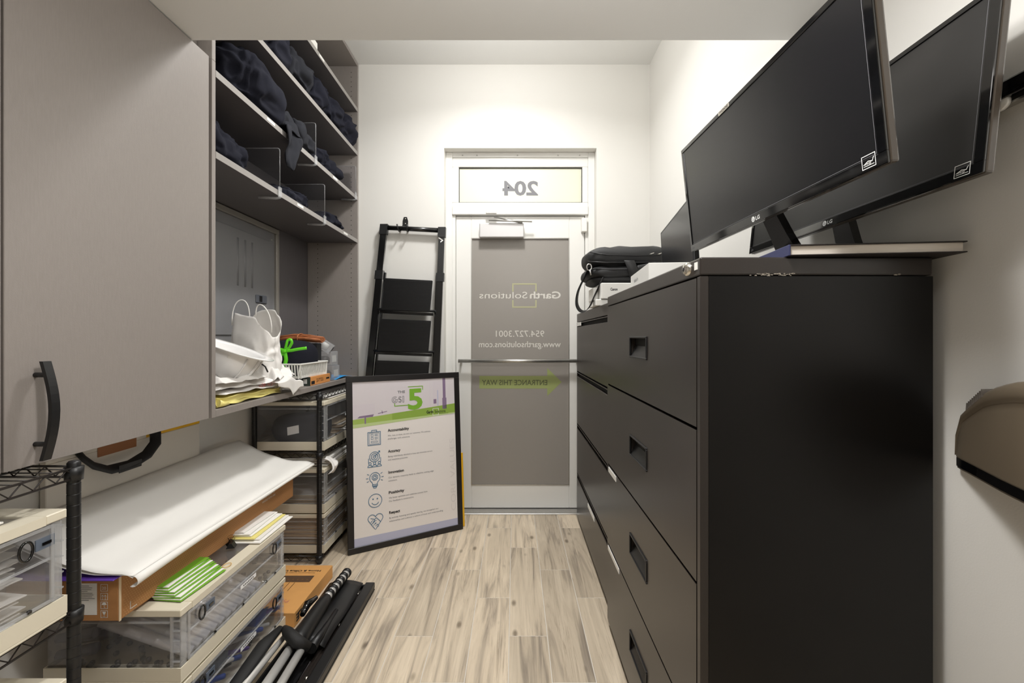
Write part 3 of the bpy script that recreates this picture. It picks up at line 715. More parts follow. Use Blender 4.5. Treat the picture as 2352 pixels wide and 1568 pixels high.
m.poly(fe, [(-1.106, .464), (-1.096, .464), (-1.099, .456), (-1.103, .456)]); m.stroke(fe, [(-1.101, .457), (-1.101, .450)], .001); m.stroke(fe, [(-1.105, .449), (-1.097, .449)], .0012)
m.build('handling_marks', WINK, t)
fs_ = Fr((-1.0618, 0, 0), (0, 1, 0), (0, 0, 1)); m = MB()
for i in range(128):
    for j in range(15):
        y = 1.195+i*.0070+(j % 2)*.0035; z = .445+j*.0070
        m.rect(fs_, y-.0010, z-.0010, y+.0010, z+.0010, c=.0003)
m.build('dot_print', mat('pale_box_print', (214, 176, 128), .7), t)['kind'] = 'stuff'
m = MB()
m.text(fs_, 'HANDLE WITH CARE', 1.85, .50, width=.10, height=.012, c=.0005); m.text(fs_, 'THIS SIDE UP', 1.85, .515, width=.10, height=.012, c=.0005); m.stroke(fs_, [(1.215, .47), (1.215, .45), (1.235, .45)], .002, c=.0005)
m.build('side_print', WINK, t)

def paper_fn(lift, x_a, x_b, y0, y1, seed):
    def f(u, v):
        y = y0+(y1-y0)*u; x = x_a+(x_b-x_a)*v
        z = lift+.105*max(0, v-.25)**1.4/.75**1.4+.004*noise.noise(Vector((u*5, v*4, seed)))+.008*v*noise.noise(Vector((u*3, v*2, seed+3)))
        if v < .10: z -= .012*(1-v/.10)**2+.0
        z += .004*max(0, math.sin(u*9+v*3))*v
        # near end curls under at the front
        if u < .10: z -= .004*(1-u/.1)
        return (x, y, z)
    return f
m = MB(); m.sheet(44, 26, paper_fn(.578, -1.012, -1.382, 1.165, 2.21, 2.0), .0008)
m.sheet(10, 26, lambda u, v: (-1.012-.37*v, 1.165+.17*u, .568+.105*max(0, v-.25)**1.4/.75**1.4-.010*math.sin(u*PI/2)*(1 if v < .5 else .6)+.002*math.sin(v*9)), .0008)
# long rolled front edge
def curl(u, v):
    r_ = .006+.008*(1-u)**3; a = PI/2-PI*1.15*v
    return (-1.0125+r_*math.cos(a), 1.165+1.045*u, .566-r_*1.0+r_*math.sin(a)+.001*math.sin(u*9))
m.sheet(40, 10, curl, .0008)
tag(m.build('white_sheet', PAPER), 'large sheet of white drawing paper draped over the long cardboard box', 'paper')
tag(bx((-1.345, 1.155, .5585), (-1.055, 1.40, .5615), .0008).build('purple_folder', PURP), 'purple folder sticking out between cardboard box and white sheet', 'folder')
# green brochures fanned on the storage box
GRS = [mat('brochure_green', (118, 176, 50), .5), PAPER, mat('brochure_lime', (150, 196, 84), .5)]
for k in range(13):
    m = MB(); T = tr(-1.005-k*.006, 1.372+k*.002, .4295+k*.0024, .0, .0, -.10+.07*((k*5) % 4)/2); m.box((-.042, -.088, 0), (.042, .088, .0014), 0, T)
    m.box((-.042, -.085, .0012), (.012, -.03, .0014), 0, T, mi=1)
    o = tag(m.build('brochure', [GRS[1 if k % 2 == 1 else 0], GRS[0]]), 'topmost brochure of the green fan on the storage box lid' if k == 12 else 'lowest green brochure of the fan, nearest the lid edge' if k == 0 else 'green and white brochure inside the fan on the storage box lid', 'brochure', 'fanned green brochures')
# envelopes near the far end of the stack
ev = [(PAPER, .00), (PAPC, .05), (YEL, .02), (PAPER, -.04), (PAPER, .09), (PAPC, -.1)]
for k, (mt, rz) in enumerate(ev):
    flat_env('large_envelope', -1.13-k*.014, -.950-k*.014, 1.64+k*.004+.01*(k % 2), 1.885-k*.003, .4295+k*.0055, rz*.55, mt, 'yellow edged folder in the pile at the far end of the floor storage boxes' if mt is YEL else ['lowest white envelope, sticking out furthest, in the pile on the floor storage boxes', 'second lowest white envelope in the pile on the floor storage boxes', '', 'white envelope directly on the yellow edged folder', 'second white envelope above the yellow edged folder', 'topmost white envelope of the pile, against the long cardboard box'][k], 'envelope', None if mt is YEL else 'white envelopes on the floor storage boxes', .004)
for k, (x, y) in enumerate(((-1.040, 1.615), (-1.055, 1.635))):
    m = MB(); T = tr(x, y, .4295, 0, 0, .5*k+.3) @ Matrix.Scale(.72, 4); m.prism([(-.02, 0), (.02, 0), (.006, .024), (-.006, .024)], -.02, .02, T @ Matrix.Rotation(PI/2, 4, 'X')); m.tube([(-.006, 0, .024), (-.016, 0, .045), (.0, 0, .05), (.016, 0, .045), (.006, 0, .024)], .001, 5, T)
    tag(m.build('binder_clip', BLKP), ['black binder clip leaning beside white envelopes on the floor storage boxes', 'black binder clip behind the other one, half under the cardboard box'][k], 'clip')
m = MB()
for k in range(70):
    a = rnd.uniform(0, 2*PI); q = rnd.uniform(0, 1)**.5; x, y = -1.030+.030*q*math.cos(a), 1.565+.055*q*math.sin(a); z = .372+.034*(1-q)*rnd.random(); r_ = .007
    m.lathe([(0, -r_), (r_*.8, -r_*.6), (r_, 0), (r_*.8, r_*.6), (0, r_)], 8, tr(x, y, z))
tag(m.build('cap_heap', BEAD), 'heap of small dark round caps showing through the lid of the upper floor storage box', 'caps', kind='stuff')
m = MB(); m.tube([(-.972+.012*math.cos(a*PI/7), 1.485+.016*math.sin(a*PI/7), .4305) for a in range(14)], .0011, 5, closed=True); tag(m.build('rubber_band', mat('tan_rubber', (214, 168, 90), .5)), 'tan rubber band lying by the green brochures', 'rubber band')

# white carrying case behind the sheet
WH2 = mat('case_white', (222, 216, 206), .6, bump=.1, bscale=30)
t = thing('carrying_case', 'white board case with yellow top band and black strap handle against left wall', 'case', (-1.392, 1.55, .545))
bx((-1.405, 1.30, .60), (-1.386, 1.935, .822), .002).build('panel', WH2, t)
bx((-1.405, 1.30, .822), (-1.386, 1.655, .90), .001).build('panel', WH2, t)
bx((-1.405, 1.656, .822), (-1.386, 1.935, .850), .001).build('yellow_band', AMB, t)
bx((-1.405, 1.656, .850), (-1.386, 1.935, .900), .001).build('top_strip', BLKP, t)
m = MB(); m.tube([(-1.380, 1.385, .842), (-1.368, 1.395, .815), (-1.36, 1.42, .785), (-1.355, 1.47, .757), (-1.352, 1.55, .752), (-1.355, 1.62, .768), (-1.36, 1.665, .80), (-1.368, 1.675, .835), (-1.38, 1.66, .862)], .019, 10, flat=.45)
h = m.build('strap_handle', BAGM, t); bx((-1.3425, 1.49, .738), (-1.339, 1.58, .764), .001).build('grip_pad', BLKP, h)
bx((-1.386, 1.46, .80), (-1.3835, 1.61, .838), .001).build('brown_patch', mat('brown_leather', (150, 96, 52), .5), t)

# brown carton lying on the floor
t = thing('carton', 'flat brown printed product carton lying on the floor tiles', 'box', (-1.05, 2.005, 0))
bx((-1.30, 1.816, .001), (-.909, 2.197, .061), .0015).build('body', KRAFT2, t)
ft = Fr((0, 0, .0613), (-1, 0, 0), (0, -1, 0)); m = MB()
m.text(ft, 'Home & Office UHF Wireless', .945, -2.150, width=.30, height=.020, c=.0004, bold=.02); m.text(ft, 'Professional audio system receiver', .965, -2.128, width=.24, height=.009, c=.0004)
m.text(ft, 'PYLE', .99, -1.856, width=.14, height=.052, c=.0004, bold=.05)
m.build('top_print', INK, t)
MB().text(ft, 'PyleUSA', .975, -1.905, width=.11, height=.026, c=.0004).build('logo_print', mat('pink_print', (190, 120, 110), .6), t)
m = MB(); m.rect(ft, .955, -2.10, 1.20, -2.045, c=.0003); pr = m.build('product_picture', mat('brown_print', (92, 70, 52), .5), t)
m = MB(); 
for k in range(9): m.poly(ft, circ(.975+k*.022, -2.066, .005, 8), c=.0006)
m.stroke(ft, [(1.02, -2.04), (1.02, -1.975)], .003, c=.0006); m.stroke(ft, [(1.045, -2.04), (1.045, -1.975)], .003, c=.0006); m.build('picture_detail', mat('brown_line', (120, 84, 50), .5), pr)
fx = Fr((-.9088, 0, 0), (0, -1, 0), (0, 0, -1)); MB().text(fx, 'PYLE', -1.94, -.045, width=.11, height=.042, c=.0004, bold=.05).build('side_print', INK, t)

# ================================================================== BLACK FOLDED STAND AND TRIPOD ON THE FLOOR
t = thing('folded_stand', 'long flat black folded stand tray lying along the floor tiles', 'stand', (-.77, 1.5, 0))
m = MB(); y0, y1 = 1.02, 2.085
m.box((-.88, y0, .002), (-.662, y1, .012), .003); m.box((-.705, y0, .012), (-.662, y1, .040), .004); m.box((-.88, y0, .012), (-.868, y1, .030), .003); m.box((-.868, y1-.012, .012), (-.705, y1, .030), .003)
m.build('tray', BLKP, t)
m = MB(); m.box((-.742, y0+.02, .012), (-.712, y1-.04, .022), .002); m.box((-.732, y0+.03, .022), (-.724, y1-.06, .026), .001); rl = m.build('rail', BLK, t)
for y in (1.30, 1.52, 1.80, 2.02): MB().lathe([(0, .005), (.005, .004), (.007, 0)], 12, tr(-.720, y, .022)).build('screw', CHR, rl)
m = MB()
for a in ((-.85, 1.35), (-.80, 1.35)): m.tube([(a[0], 1.20, .016), (a[0]+.02, 1.38, .016), (a[0]+.055, 1.44, .016), (a[0]+.055, 1.60, .016)], .005, 8)
m.build('wire_brace', BLKG, t)
t = thing('tripod', 'folded tripod with silver legs, ringed collars and black plastic head lying on the stand tray', 'tripod', (-.80, 1.6, .03))
SIL2 = mat('silver_tube', (214, 212, 208), .28, metal=.35)
for (a, b, r_) in (((-.845, 1.64, .088), (-.862, 1.05, .060), .0150), ((-.805, 1.60, .085), (-.800, 1.05, .062), .0155), ((-.765, 1.60, .082), (-.748, 1.05, .055), .0140)):
    if r_ == .0150: continue
    MB().tube([a, b], r_, 16).build('leg', SIL2, t)
MB().tube([(-.848, 1.66, .095), (-.872, 1.45, .078), (-.885, 1.05, .060)], .012, 14, rs=[.008, .014, .015]).build('leg', SIL2, t)
m = MB(); m.tube([(-.792, 1.57, .085), (-.793, 1.62, .088), (-.795, 1.70, .092), (-.797, 1.82, .095), (-.797, 1.86, .095)], .03, 18, rs=[.030, .034, .030, .026, .022])
m.tube([(-.74, 1.60, .068), (-.742, 1.70, .060), (-.750, 1.85, .050)], .012, 10, rs=[.020, .014, .009])
hd = m.build('head', BLKP, t)
m = MB(); m.tube([(-.835, 1.73, .108), (-.84, 1.78, .118), (-.825, 1.83, .118)], .013, 10, rs=[.010, .016, .009]); m.build('knob', BLKG, hd)
m = MB(); m.tube([(-.797, 1.84, .095), (-.790, 2.055, .088)], .0135, 14); m.build('ringed_rod', BLKP, t)
for k in range(6):
    y = 1.865+k*.036; T = tr(-.7965+k*.001, y, .095-k*.0012, -PI/2)
    MB().lathe([(.0137, 0), (.0175, .001), (.0175, .017), (.0137, .018)], 18, T).build('silver_ring', SIL2, t)
    MB().lathe([(.0137, .0185), (.0215, .019), (.0215, .033), (.0137, .0335)], 18, T).build('black_collar', BLKP, t)
m = MB(); m.sheet(14, 8, lambda u, v: (-.865+.155*v, 1.64+.42*u, .040+.030*math.sin(v*PI)*(1-u*.5)+.006*math.sin(u*8)), .003); m.build('spreader_web', BLKP, t)
m = MB(); m.tube([(-.88, 1.02, .05), (-.90, 1.25, .06), (-.895, 1.42, .085), (-.888, 1.56, .110), (-.872, 1.64, .118)], .02, 14, rs=[.016, .018, .024, .026, .012], flat=.6); m.build('padded_strap', BAGM, t)
m = MB(); m.tube([(-.86, 1.645, .110), (-.825, 1.60, .125), (-.775, 1.57, .112), (-.745, 1.59, .08)], .018, 12, rs=[.012, .02, .022, .016]); m.build('pivot_yoke', BAGM, t)
# ================================================================== POSTER, YELLOW BOARD, LADDER
bl = Vector((-.912, 2.41, .0015)); br = Vector((-.321, 2.748, .0015))
u = (br-bl).normalized(); W_ = .681; n = Vector((u.y, -u.x, 0)); v = (Vector((0, 0, 1))*.975 - n*.071).normalized(); H_ = .978
fp = Fr(bl, u, v)
t = thing('poster_frame', 'black framed poster of five values standing on the floor against the shelves', 'poster', tuple(bl+u*W_/2))
FB = mat('black_frame_wood', (30, 27, 27), .4); e = .033
m = MB()
for a, b in (((0, 0), (W_, e)), ((0, H_-e), (W_, H_)), ((0, e), (e, H_-e)), ((W_-e, e), (W_, H_-e))): m.box((a[0], a[1], -.022), (b[0], b[1], 0), .0015, fp.M)
m.box((e-.002, e-.002, -.020), (W_-e+.002, H_-e+.002, -.012), 0, fp.M); m.build('frame', FB, t)
ps = MB().box((e, e, -.012), (W_-e, H_-e, -.006), 0, fp.M).build('poster_sheet', mat('poster_paper', (238, 232, 228), .35, coat=.35), t)
C0 = -.006; aw = W_-2*e; ah = H_-2*e
A = lambda q: e+aw*q               # 0..1 across
B = lambda q: H_-e-ah*q            # 0..1 down
LAV = mat('poster_lavender', (216, 209, 213), .35, coat=.35); LAV2 = mat('poster_violet', (136, 116, 144), .4, coat=.3); PG1 = mat('poster_green', (160, 186, 92), .4, coat=.3); PG2 = mat('poster_green_deep', (142, 172, 74), .4, coat=.3); PG3 = mat('poster_green_pale', (190, 208, 146), .4, coat=.3); PBL = mat('poster_blue_grey', (186, 188, 212), .4, coat=.3); PLT = mat('poster_light', (214, 206, 212), .35, coat=.3)
m = MB(); c = C0
m.rect(fp, A(0), B(.255), A(1), B(0), c+.0002, 0); m.rect(fp, A(.735), B(.235), A(.745), B(0), c+.0004, 5)
m.rect(fp, A(.875), B(.235), A(.905), B(0), c+.0004, 1); m.rect(fp, A(.868), B(.21), A(.912), B(.135), c+.0006, 1); m.rect(fp, A(.77), B(.235), A(.86), B(.02), c+.0003, 5); m.rect(fp, A(.815), B(.235), A(.825), B(.08), c+.0005, 4); m.rect(fp, A(.775), B(.17), A(.805), B(.14), c+.0005, 1)
m.rect(fp, A(.0), B(.24), A(.2), B(.14), c+.0003, 5)
m.poly(fp, [(A(.04), B(.225)), (A(.18), B(.222)), (A(.19), B(.207)), (A(.06), B(.213))], c+.0006, 1); m.rect(fp, A(.105), B(.262), A(.118), B(.22), c+.0008, 1)
m.stroke(fp, [(A(.23), B(.205)), (A(.31), B(.195))], .004, c+.0006, 1); m.stroke(fp, [(A(.27), B(.205)), (A(.265), B(.19))], .004, c+.0006, 1)
m.poly(fp, [(A(0), B(.263)), (A(1), B(.240)), (A(1), B(.178)), (A(0), B(.232))], c+.0005, 2)
m.poly(fp, [(A(.36), B(.262)), (A(1), B(.240)), (A(1), B(.180)), (A(.36), B(.212))], c+.0006, 3)
m.poly(fp, [(A(0), B(.284)), (A(1), B(.246)), (A(1), B(.238)), (A(0), B(.262))], c+.0007, 6)
m.poly(fp, [(A(0), B(1)), (A(1), B(1)), (A(1), B(.955)), (A(0), B(.95))], c+.0004, 4)
m.build('picture_band', [LAV, LAV2, PG1, PG2, PBL, PLT, PG3], ps)
fz = c+.0012
m = MB(); m.text(fp, 'THE', A(.415), B(.085), width=.045, height=.021, c=fz, bold=.02); m.build('title_lettering', GINK, ps)
# outlined GSI
m = MB(); ox = .355
def gl_(pts, w=.0022): m.stroke(fp, [(A(ox+x), B(.143)+y) for x, y in pts], w, fz)
gw = .036
import itertools
def arc_l(cx, cy, r, a0, a1, n=12): return [(cx+r*math.cos(math.radians(a0+(a1-a0)*k/n))/1.0, cy+r*math.sin(math.radians(a0+(a1-a0)*k/n))) for k in range(n+1)]
def st(pts, w=.0022, closed=False): m.stroke(fp, [(A(.36)+x, B(.145)+y) for x, y in pts], w, fz, closed=closed)
st(arc_l(.018, .018, .018, 50, 320)+[(.034, .019), (.018, .019)]); st(arc_l(.018, .018, .010, 60, 310)+[(.022, .013)])
st(arc_l(.048, .026, .009, 20, 260)+arc_l(.048, .010, .009, 80, -160)); st(arc_l(.048, .026, .004, 20, 260)+arc_l(.048, .009, .005, 60, -160))
st([(.064, 0), (.071, 0), (.071, .036), (.064, .036)], closed=True)
m.build('title_outline', GINK, ps)
m = MB(); m.text(fp, '5', A(.515), B(.192), width=.090, height=.168, c=fz, bold=.03); m.stroke(fp, [(A(.52), B(.047)), (A(.665), B(.047)), (A(.665), B(.07))], .0045, fz); m.stroke(fp, [(A(.385), B(.15)), (A(.385), B(.166)), (A(.52), B(.166))], .0045, fz); m.build('title_numeral', GRND, ps)
m = MB(); m.text(fp, 'Garth', A(.70), B(.232), width=.042, height=.024, c=fz, bold=.03); m.text(fp, 'Solutions', A(.785), B(.232), width=.070, height=.023, c=fz, bold=.008); m.text(fp, 'Family Business Law', A(.83), B(.242), width=.06, height=.007, c=fz); m.build('brand_lettering', INK, ps)
m = MB(); m.stroke(fp, [(A(.765), B(.218)), (A(.765), B(.203)), (A(.825), B(.203)), (A(.825), B(.218))], .0028, fz); m.stroke(fp, [(A(.765), B(.235)), (A(.765), B(.247)), (A(.825), B(.247)), (A(.825), B(.235))], .0028, fz); m.build('brand_bracket', WINK, ps)
rows = [('Accountability', ['Win, lose, or draw, we own our outcomes. We embrace', 'challenges with solutions.'], .325), ('Accuracy', ['Being relentlessly detailed is how we minimize errors', 'and maximize precision.'], .457), ('Innovation', ['Our dynamic creativity leads to adaptive, cutting edge', 'solutions.'], .589), ('Positivity', ['We foster optimism and celebrate success here.', 'Our feedback is constructive.'], .716), ('Respect', ['By actively listening and openly sharing, we strengthen our', 'relationships and cultivate a culture of trust and understanding.'], .840)]
m = MB(); m2_ = MB()
for h_, ls, q in rows:
    m.text(fp, h_, A(.315), B(q), width=.0105*len(h_)*.86, height=.0215, c=fz, bold=.03)
    for i, l_ in enumerate(ls): m2_.text(fp, l_, A(.315), B(q+.030+i*.020), width=.00505*len(l_), height=.0125, c=fz)
m.build('heading_lettering', INK, ps); m2_.build('body_lettering', GINK, ps)
MB().text(fp, 'CORE VALUES', A(.985), B(.90), width=.44, height=.046, c=fz-.0004, rot=PI/2).build('faint_lettering', mat('faint_print', (226, 220, 217), .4, coat=.3), ps)
# icons
m = MB(); iw = .0034
def ic(cx, q): return lambda pts, closed=False, w=iw: globals()['m'].stroke(fp, [(A(cx)+x, B(q)+y) for x, y in pts], w, fz, closed=closed)
s_ = ic(.19, .355); s_([(-.035, -.040), (.035, -.040), (.035, .034), (-.035, .034)], True); s_([(-.028, -.034), (.028, -.034), (.028, .028), (-.028, .028)], True, .002); s_([(-.014, .034), (-.014, .044), (.014, .044), (.014, .034)])
for y in (.016, -.002): s_([(-.018, y-.006), (-.006, y-.006), (-.006, y+.006), (-.018, y+.006)], True, .002)
for y in (.020, .012, .002, -.006): s_([(.002, y), (.02, y)], False, .0025)
s_([(-.018, -.026), (.018, -.026), (.018, -.018), (-.018, -.018)], True, .002)
m.build('icon', BINK, ps); m = MB(); s_ = ic(.19, .485)
for r_ in (.028, .018, .008): s_(circ(0, .012, r_, 22), False)
s_([(0, .012), (.030, .042)]); s_([(.022, .042), (.030, .042), (.030, .034)])
for x in (-.026, 0, .026): s_(circ(x, -.024, .007, 12), False); s_(circ(x, -.044, .012, 10, 0, PI)); s_([(x-.012, -.044), (x+.012, -.044)])
s_([(-.034, -.018), (-.034, .004)]); s_([(.034, -.018), (.034, .004)])
m.build('icon', BINK, ps); m = MB(); s_ = ic(.19, .612); s_([(-.012, -.026)]+circ(0, .010, .029, 22, math.radians(235), math.radians(-55))+[(.012, -.026)]); s_([(-.014, -.028), (.014, -.028), (.014, -.036), (-.014, -.036)], True); s_([(-.010, -.040), (.010, -.040), (.006, -.048), (-.006, -.048)], True)
s_(circ(0, .012, .008, 12)); s_([(.0145*(1+.18*(k % 2))*math.cos(k*PI/8), .012+.0145*(1+.18*(k % 2))*math.sin(k*PI/8)) for k in range(17)])
for a in (150, 180, 205, 30, 0, -25): c_, sn = math.cos(math.radians(a)), math.sin(math.radians(a)); s_([(.038*c_, .010+.038*sn), (.048*c_, .010+.048*sn)])
m.build('icon', BINK, ps); m = MB(); s_ = ic(.19, .742); s_(circ(0, 0, .037, 30)); s_(circ(0, -.002, .020, 12, math.radians(205), math.radians(335)))
for x in (-.012, .012): s_(circ(x, .010, .002, 6), False, .004)
m.build('icon', BINK, ps); m = MB(); s_ = ic(.19, .868)
s_([(.0, .026)]+circ(.020, .018, .021, 12, math.radians(140), math.radians(-35))+[(.0, -.044)]); s_([(.0, .026)]+circ(-.020, .018, .021, 12, math.radians(40), math.radians(225))); s_([(-.036, .004), (-.004, -.042)])
s_([(-.026, .020), (-.004, .012), (.004, .020), (.020, .004), (.028, -.008)]); s_([(-.004, .012), (-.010, .002), (.004, .004)])
for k in range(4): s_([(-.026+.011*k, -.006-.006*k+.004), (-.016+.010*k, .008-.009*k)]); s_([(-.022+.011*k, -.014-.006*k), (-.008+.009*k, .002-.010*k)], False, .0026)
m.build('icon', BINK, ps)
# yellow board behind it
fb = Fr(bl+u*.10-n*.030+Vector((0, 0, 0)), u, v)
m = MB(); m.box((0, .002, -.012), (W_-.075, .46, -.002), .001, fb.M); tag(m.build('yellow_board', AMB), 'yellow edged board standing behind the right side of the framed poster', 'board')

# ladder leaning on the far wall
LG = mat('ladder_black', (16, 16, 17), .22, coat=.3); LS = mat('ribbed_tread', (24, 24, 25), .35, metal=.2)
t = thing('step_ladder', 'black folding step ladder leaning on the far wall left of the door', 'ladder', (-.72, 2.86, 0))
def LP(px, py, Y): return at(px, py, Y)
zt = at(0, 525, 2.925).z
top_l, top_r = Vector((-.868, 2.93, 1.935)), Vector((-.483, 2.93, 1.915)); bot_l, bot_r = Vector((-.995, 2.72, .02)), Vector((-.520, 2.72, .02))
def rail(a, b, w_, d_, z0, z1, name, mt):
    q0 = a.lerp(b, z0); q1 = a.lerp(b, z1); m = MB()
    vs = []
    for q in (q0, q1):
        for dx, dy in ((-w_/2, -d_/2), (w_/2, -d_/2), (w_/2, d_/2), (-w_/2, d_/2)): vs.append(q+Vector((dx, dy, 0)))
    m.add(vs, [(0, 1, 2, 3), (7, 6, 5, 4)]+[(i, 4+i, 4+(i+1) % 4, (i+1) % 4) for i in range(4)])
    return m.build(name, mt, t)
for a, b in ((top_l, bot_l), (top_r, bot_r)):
    rail(a, b, .040, .024, 0.015, .995, 'rail', LG)
    o = Vector((0, .030, -.10)); sgn = 1 if a is top_l else -1
    rail(a+Vector((sgn*.028, .030, 0)), b+Vector((sgn*.028, .030, 0)), .012, .020, .16, .99, 'rear_rail', LG)
    rail(a, b, .052, .034, .155, .185, 'bracket', BLKP); rail(a, b, .050, .036, -.008, .028, 'corner_cap', BLKP); rail(a, b, .05, .04, .985, 1.0, 'foot', BLKP)
MB().tube([top_l+Vector((0, 0, -.005)), top_r+Vector((0, 0, -.005))], .016, 14).build('top_bar', LG, t)
for k in range(6):
    f = .183+k*.139; a = top_l.lerp(bot_l, f); b = top_r.lerp(bot_r, f); a2 = top_l.lerp(bot_l, f+.108); b2 = top_r.lerp(bot_r, f+.108)
    ii = Vector((.045, 0, 0)); fr = Fr(a+ii+Vector((0, -.026, 0)), (b-ii)-(a+ii), (a-a2)+Vector((0, 0, 0)))
    wd = ((b-ii)-(a+ii)).length; hh = (a-a2).length; m = MB()
    m.box((0, -hh, -.012), (wd, 0, .004), .002, fr.M)
    for j in range(22): m.box((.004, -hh+.008+j*(hh-.016)/22, .004), (wd-.004, -hh+.012+j*(hh-.016)/22, .0052), 0, fr.M)
    tdd = m.build('tread', LS, t)
    MB().tube([a2+Vector((.018, -.018, .004)), b2+Vector((-.018, -.018, .004))], .008, 8).build('tread_hinge', BLKP, tdd)
    m = MB(); m.box((-.02, -hh-.020, -.028), (wd+.02, -hh-.002, -.014), .002, fr.M); m.build('cross_brace', LG, t)
m = MB(); m.tube([top_l+Vector((.015, -.02, -.12)), top_l.lerp(bot_l, .3)+Vector((.03, -.02, 0))], .0012, 5); m.build('wire', ALU, t)
# paper scrap stuck to the right rail
MB().add([top_r+Vector((-.030, -.020, -.045)), top_r+Vector((.012, -.022, -.075)), top_r+Vector((-.006, -.024, -.090)), top_r+Vector((-.012, -.018, -.075))], [(0, 1, 2, 3)]).build('torn_sticker', PAPER, t)
hk = thing('wall_hook', 'black double utility hook on the far wall holding the ladder', 'hook', (-.737, D, 1.93))
HX = -.737
MB().prism([(HX-.010, 2.01), (HX+.010, 2.01), (HX+.018, 1.985), (HX+.018, 1.94), (HX-.018, 1.94), (HX-.018, 1.985)], -D+.0005, -D+.004, Matrix.Rotation(PI/2, 4, 'X')).build('plate', BLKP, hk)
for dx in (-.028, .028): MB().tube([(HX+dx*.5, D-.006, 1.955), (HX+dx, D-.02, 1.915), (HX+dx, D-.05, 1.900), (HX+dx, D-.085, 1.905), (HX+dx*1.2, D-.09, 1.94)], .0045, 8).build('prong', BLKP, hk)
for z in (1.998, 1.965): MB().lathe([(0, .003), (.004, .002), (.005, 0)], 10, tr(HX, D-.004, z, PI/2)).build('screw', CHR, hk)
# ================================================================== WORKTOP NICHE
# paper carrier bag
t = thing('paper_bag', 'crumpled white paper carrier bag with rope handles standing on the worktop', 'bag', (-1.21, 2.02, WT))
def bagside(seed):
    def f(u, v):
        a = 2*PI*u; ca, sa = math.cos(a), math.sin(a); sq = lambda q: math.copysign(abs(q)**.55, q)
        w = .115*(1-.12*v); d = .062*(1+.12*math.sin(v*5))
        x = sq(ca)*w; y = sq(sa)*d; k = noise.noise(Vector((ca*1.4, sa*1.4, v*3+seed))); k2 = noise.noise(Vector((ca*4, sa*4, v*8+seed)))
        x *= 1+.10*k+.06*k2; y *= 1+.25*k+.12*k2
        z = .34*v*(1-.04*math.cos(a*2))+(.05*k+.025*math.sin(a))*v
        if ca > .3: z -= .05*v*v*ca
        c_, s_ = math.cos(-.25), math.sin(-.25)
        return (-1.20+x*c_-y*s_+.02*v, 2.02+x*s_+y*c_, WT+.001+z)
    return f
m = MB(); m.sheet(56, 26, bagside(3.3), .0008); m.box((-1.30, 1.98, WT+.001), (-1.11, 2.06, WT+.004)); m.build('bag_body', PAPC, t)
def arc3(a, b, top, n=14, r=.0022, lean=(0, 0, 0)):
    a, b = Vector(a), Vector(b); pts = []
    for k in range(n+1):
        u_ = k/n; q = a.lerp(b, u_); s = math.sin(PI*u_); side = (u_-.5)*.6
        pts.append(q+Vector(lean)*s+Vector((0, 0, top*s**.7))+(a-b)*side*s*(-1))
    return pts
MB().tube(arc3((-1.305, 2.03, 1.255), (-1.235, 2.05, 1.27), .11), .0024, 8).build('rope_handle', PAPER, t)
MB().tube(arc3((-1.16, 1.97, 1.285), (-1.08, 1.955, 1.22), .085), .0024, 8).build('rope_handle', PAPER, t)
# hard hat, upside down, tipped to the front
hc = Vector((-1.150, 1.775, 1.150))
t = thing('hard_hat', 'white hard hat lying upside down on crumpled bags on the worktop', 'hard hat', tuple(hc))
T = Matrix.Translation(hc) @ Matrix.Rotation(math.radians(20), 4, 'Y') @ Matrix.Rotation(math.radians(-5), 4, 'X') @ Matrix.Rotation(PI, 4, 'X')
WH = mat('hat_white', (240, 239, 238), .22, coat=.3)
m = MB(); n_ = 40; vs = []; fs_ = []; prof = [(0, .118), (.03, .116), (.06, .106), (.085, .088), (.10, .06), (.108, .03), (.112, .0), (.116, -.006), (.130, -.008), (.132, -.012), (.116, -.010), (.107, -.002), (.096, .05), (.07, .09), (.03, .108), (0, .110)]
for r_, z in prof:
    for k in range(n_):
        a = 2*PI*k/n_; br_ = 1
        if r_ > .125: br_ = 1+.16*max(0, math.cos(a))**2
        rid = .006*max(0, math.cos(a*1)) if 0 else 0
        vs.append((r_*br_*math.cos(a)*1.12, r_*br_*math.sin(a), z))
for i in range(len(prof)-1):
    for k in range(n_): fs_.append((i*n_+k, i*n_+(k+1) % n_, (i+1)*n_+(k+1) % n_, (i+1)*n_+k))
m.add(vs, fs_, T, sm=True); m.build('shell', WH, t)
m = MB()
for a0_ in (-.5, 0, .5):
    pts = [(1.12*(r_+.003)*math.cos(a0_+(PI if q else 0)), (r_+.003)*math.sin(a0_+(PI if q else 0)), z+.003) for q, seq in ((0, prof[6:0:-1]), (1, prof[1:7])) for r_, z in seq]
    m.tube(pts, .005 if a0_ == 0 else .003, 8, T)
m.build('ridge', WH, t)
m = MB()
for a in (PI/2, -PI/2, 2.4, -2.4): m.box((-.022, -.004, -.004), (.022, .004, .010), .002, T @ Matrix.Rotation(a, 4, 'Z') @ tr(.0, -.110, .008))
m.build('accessory_slot', WHP, t)
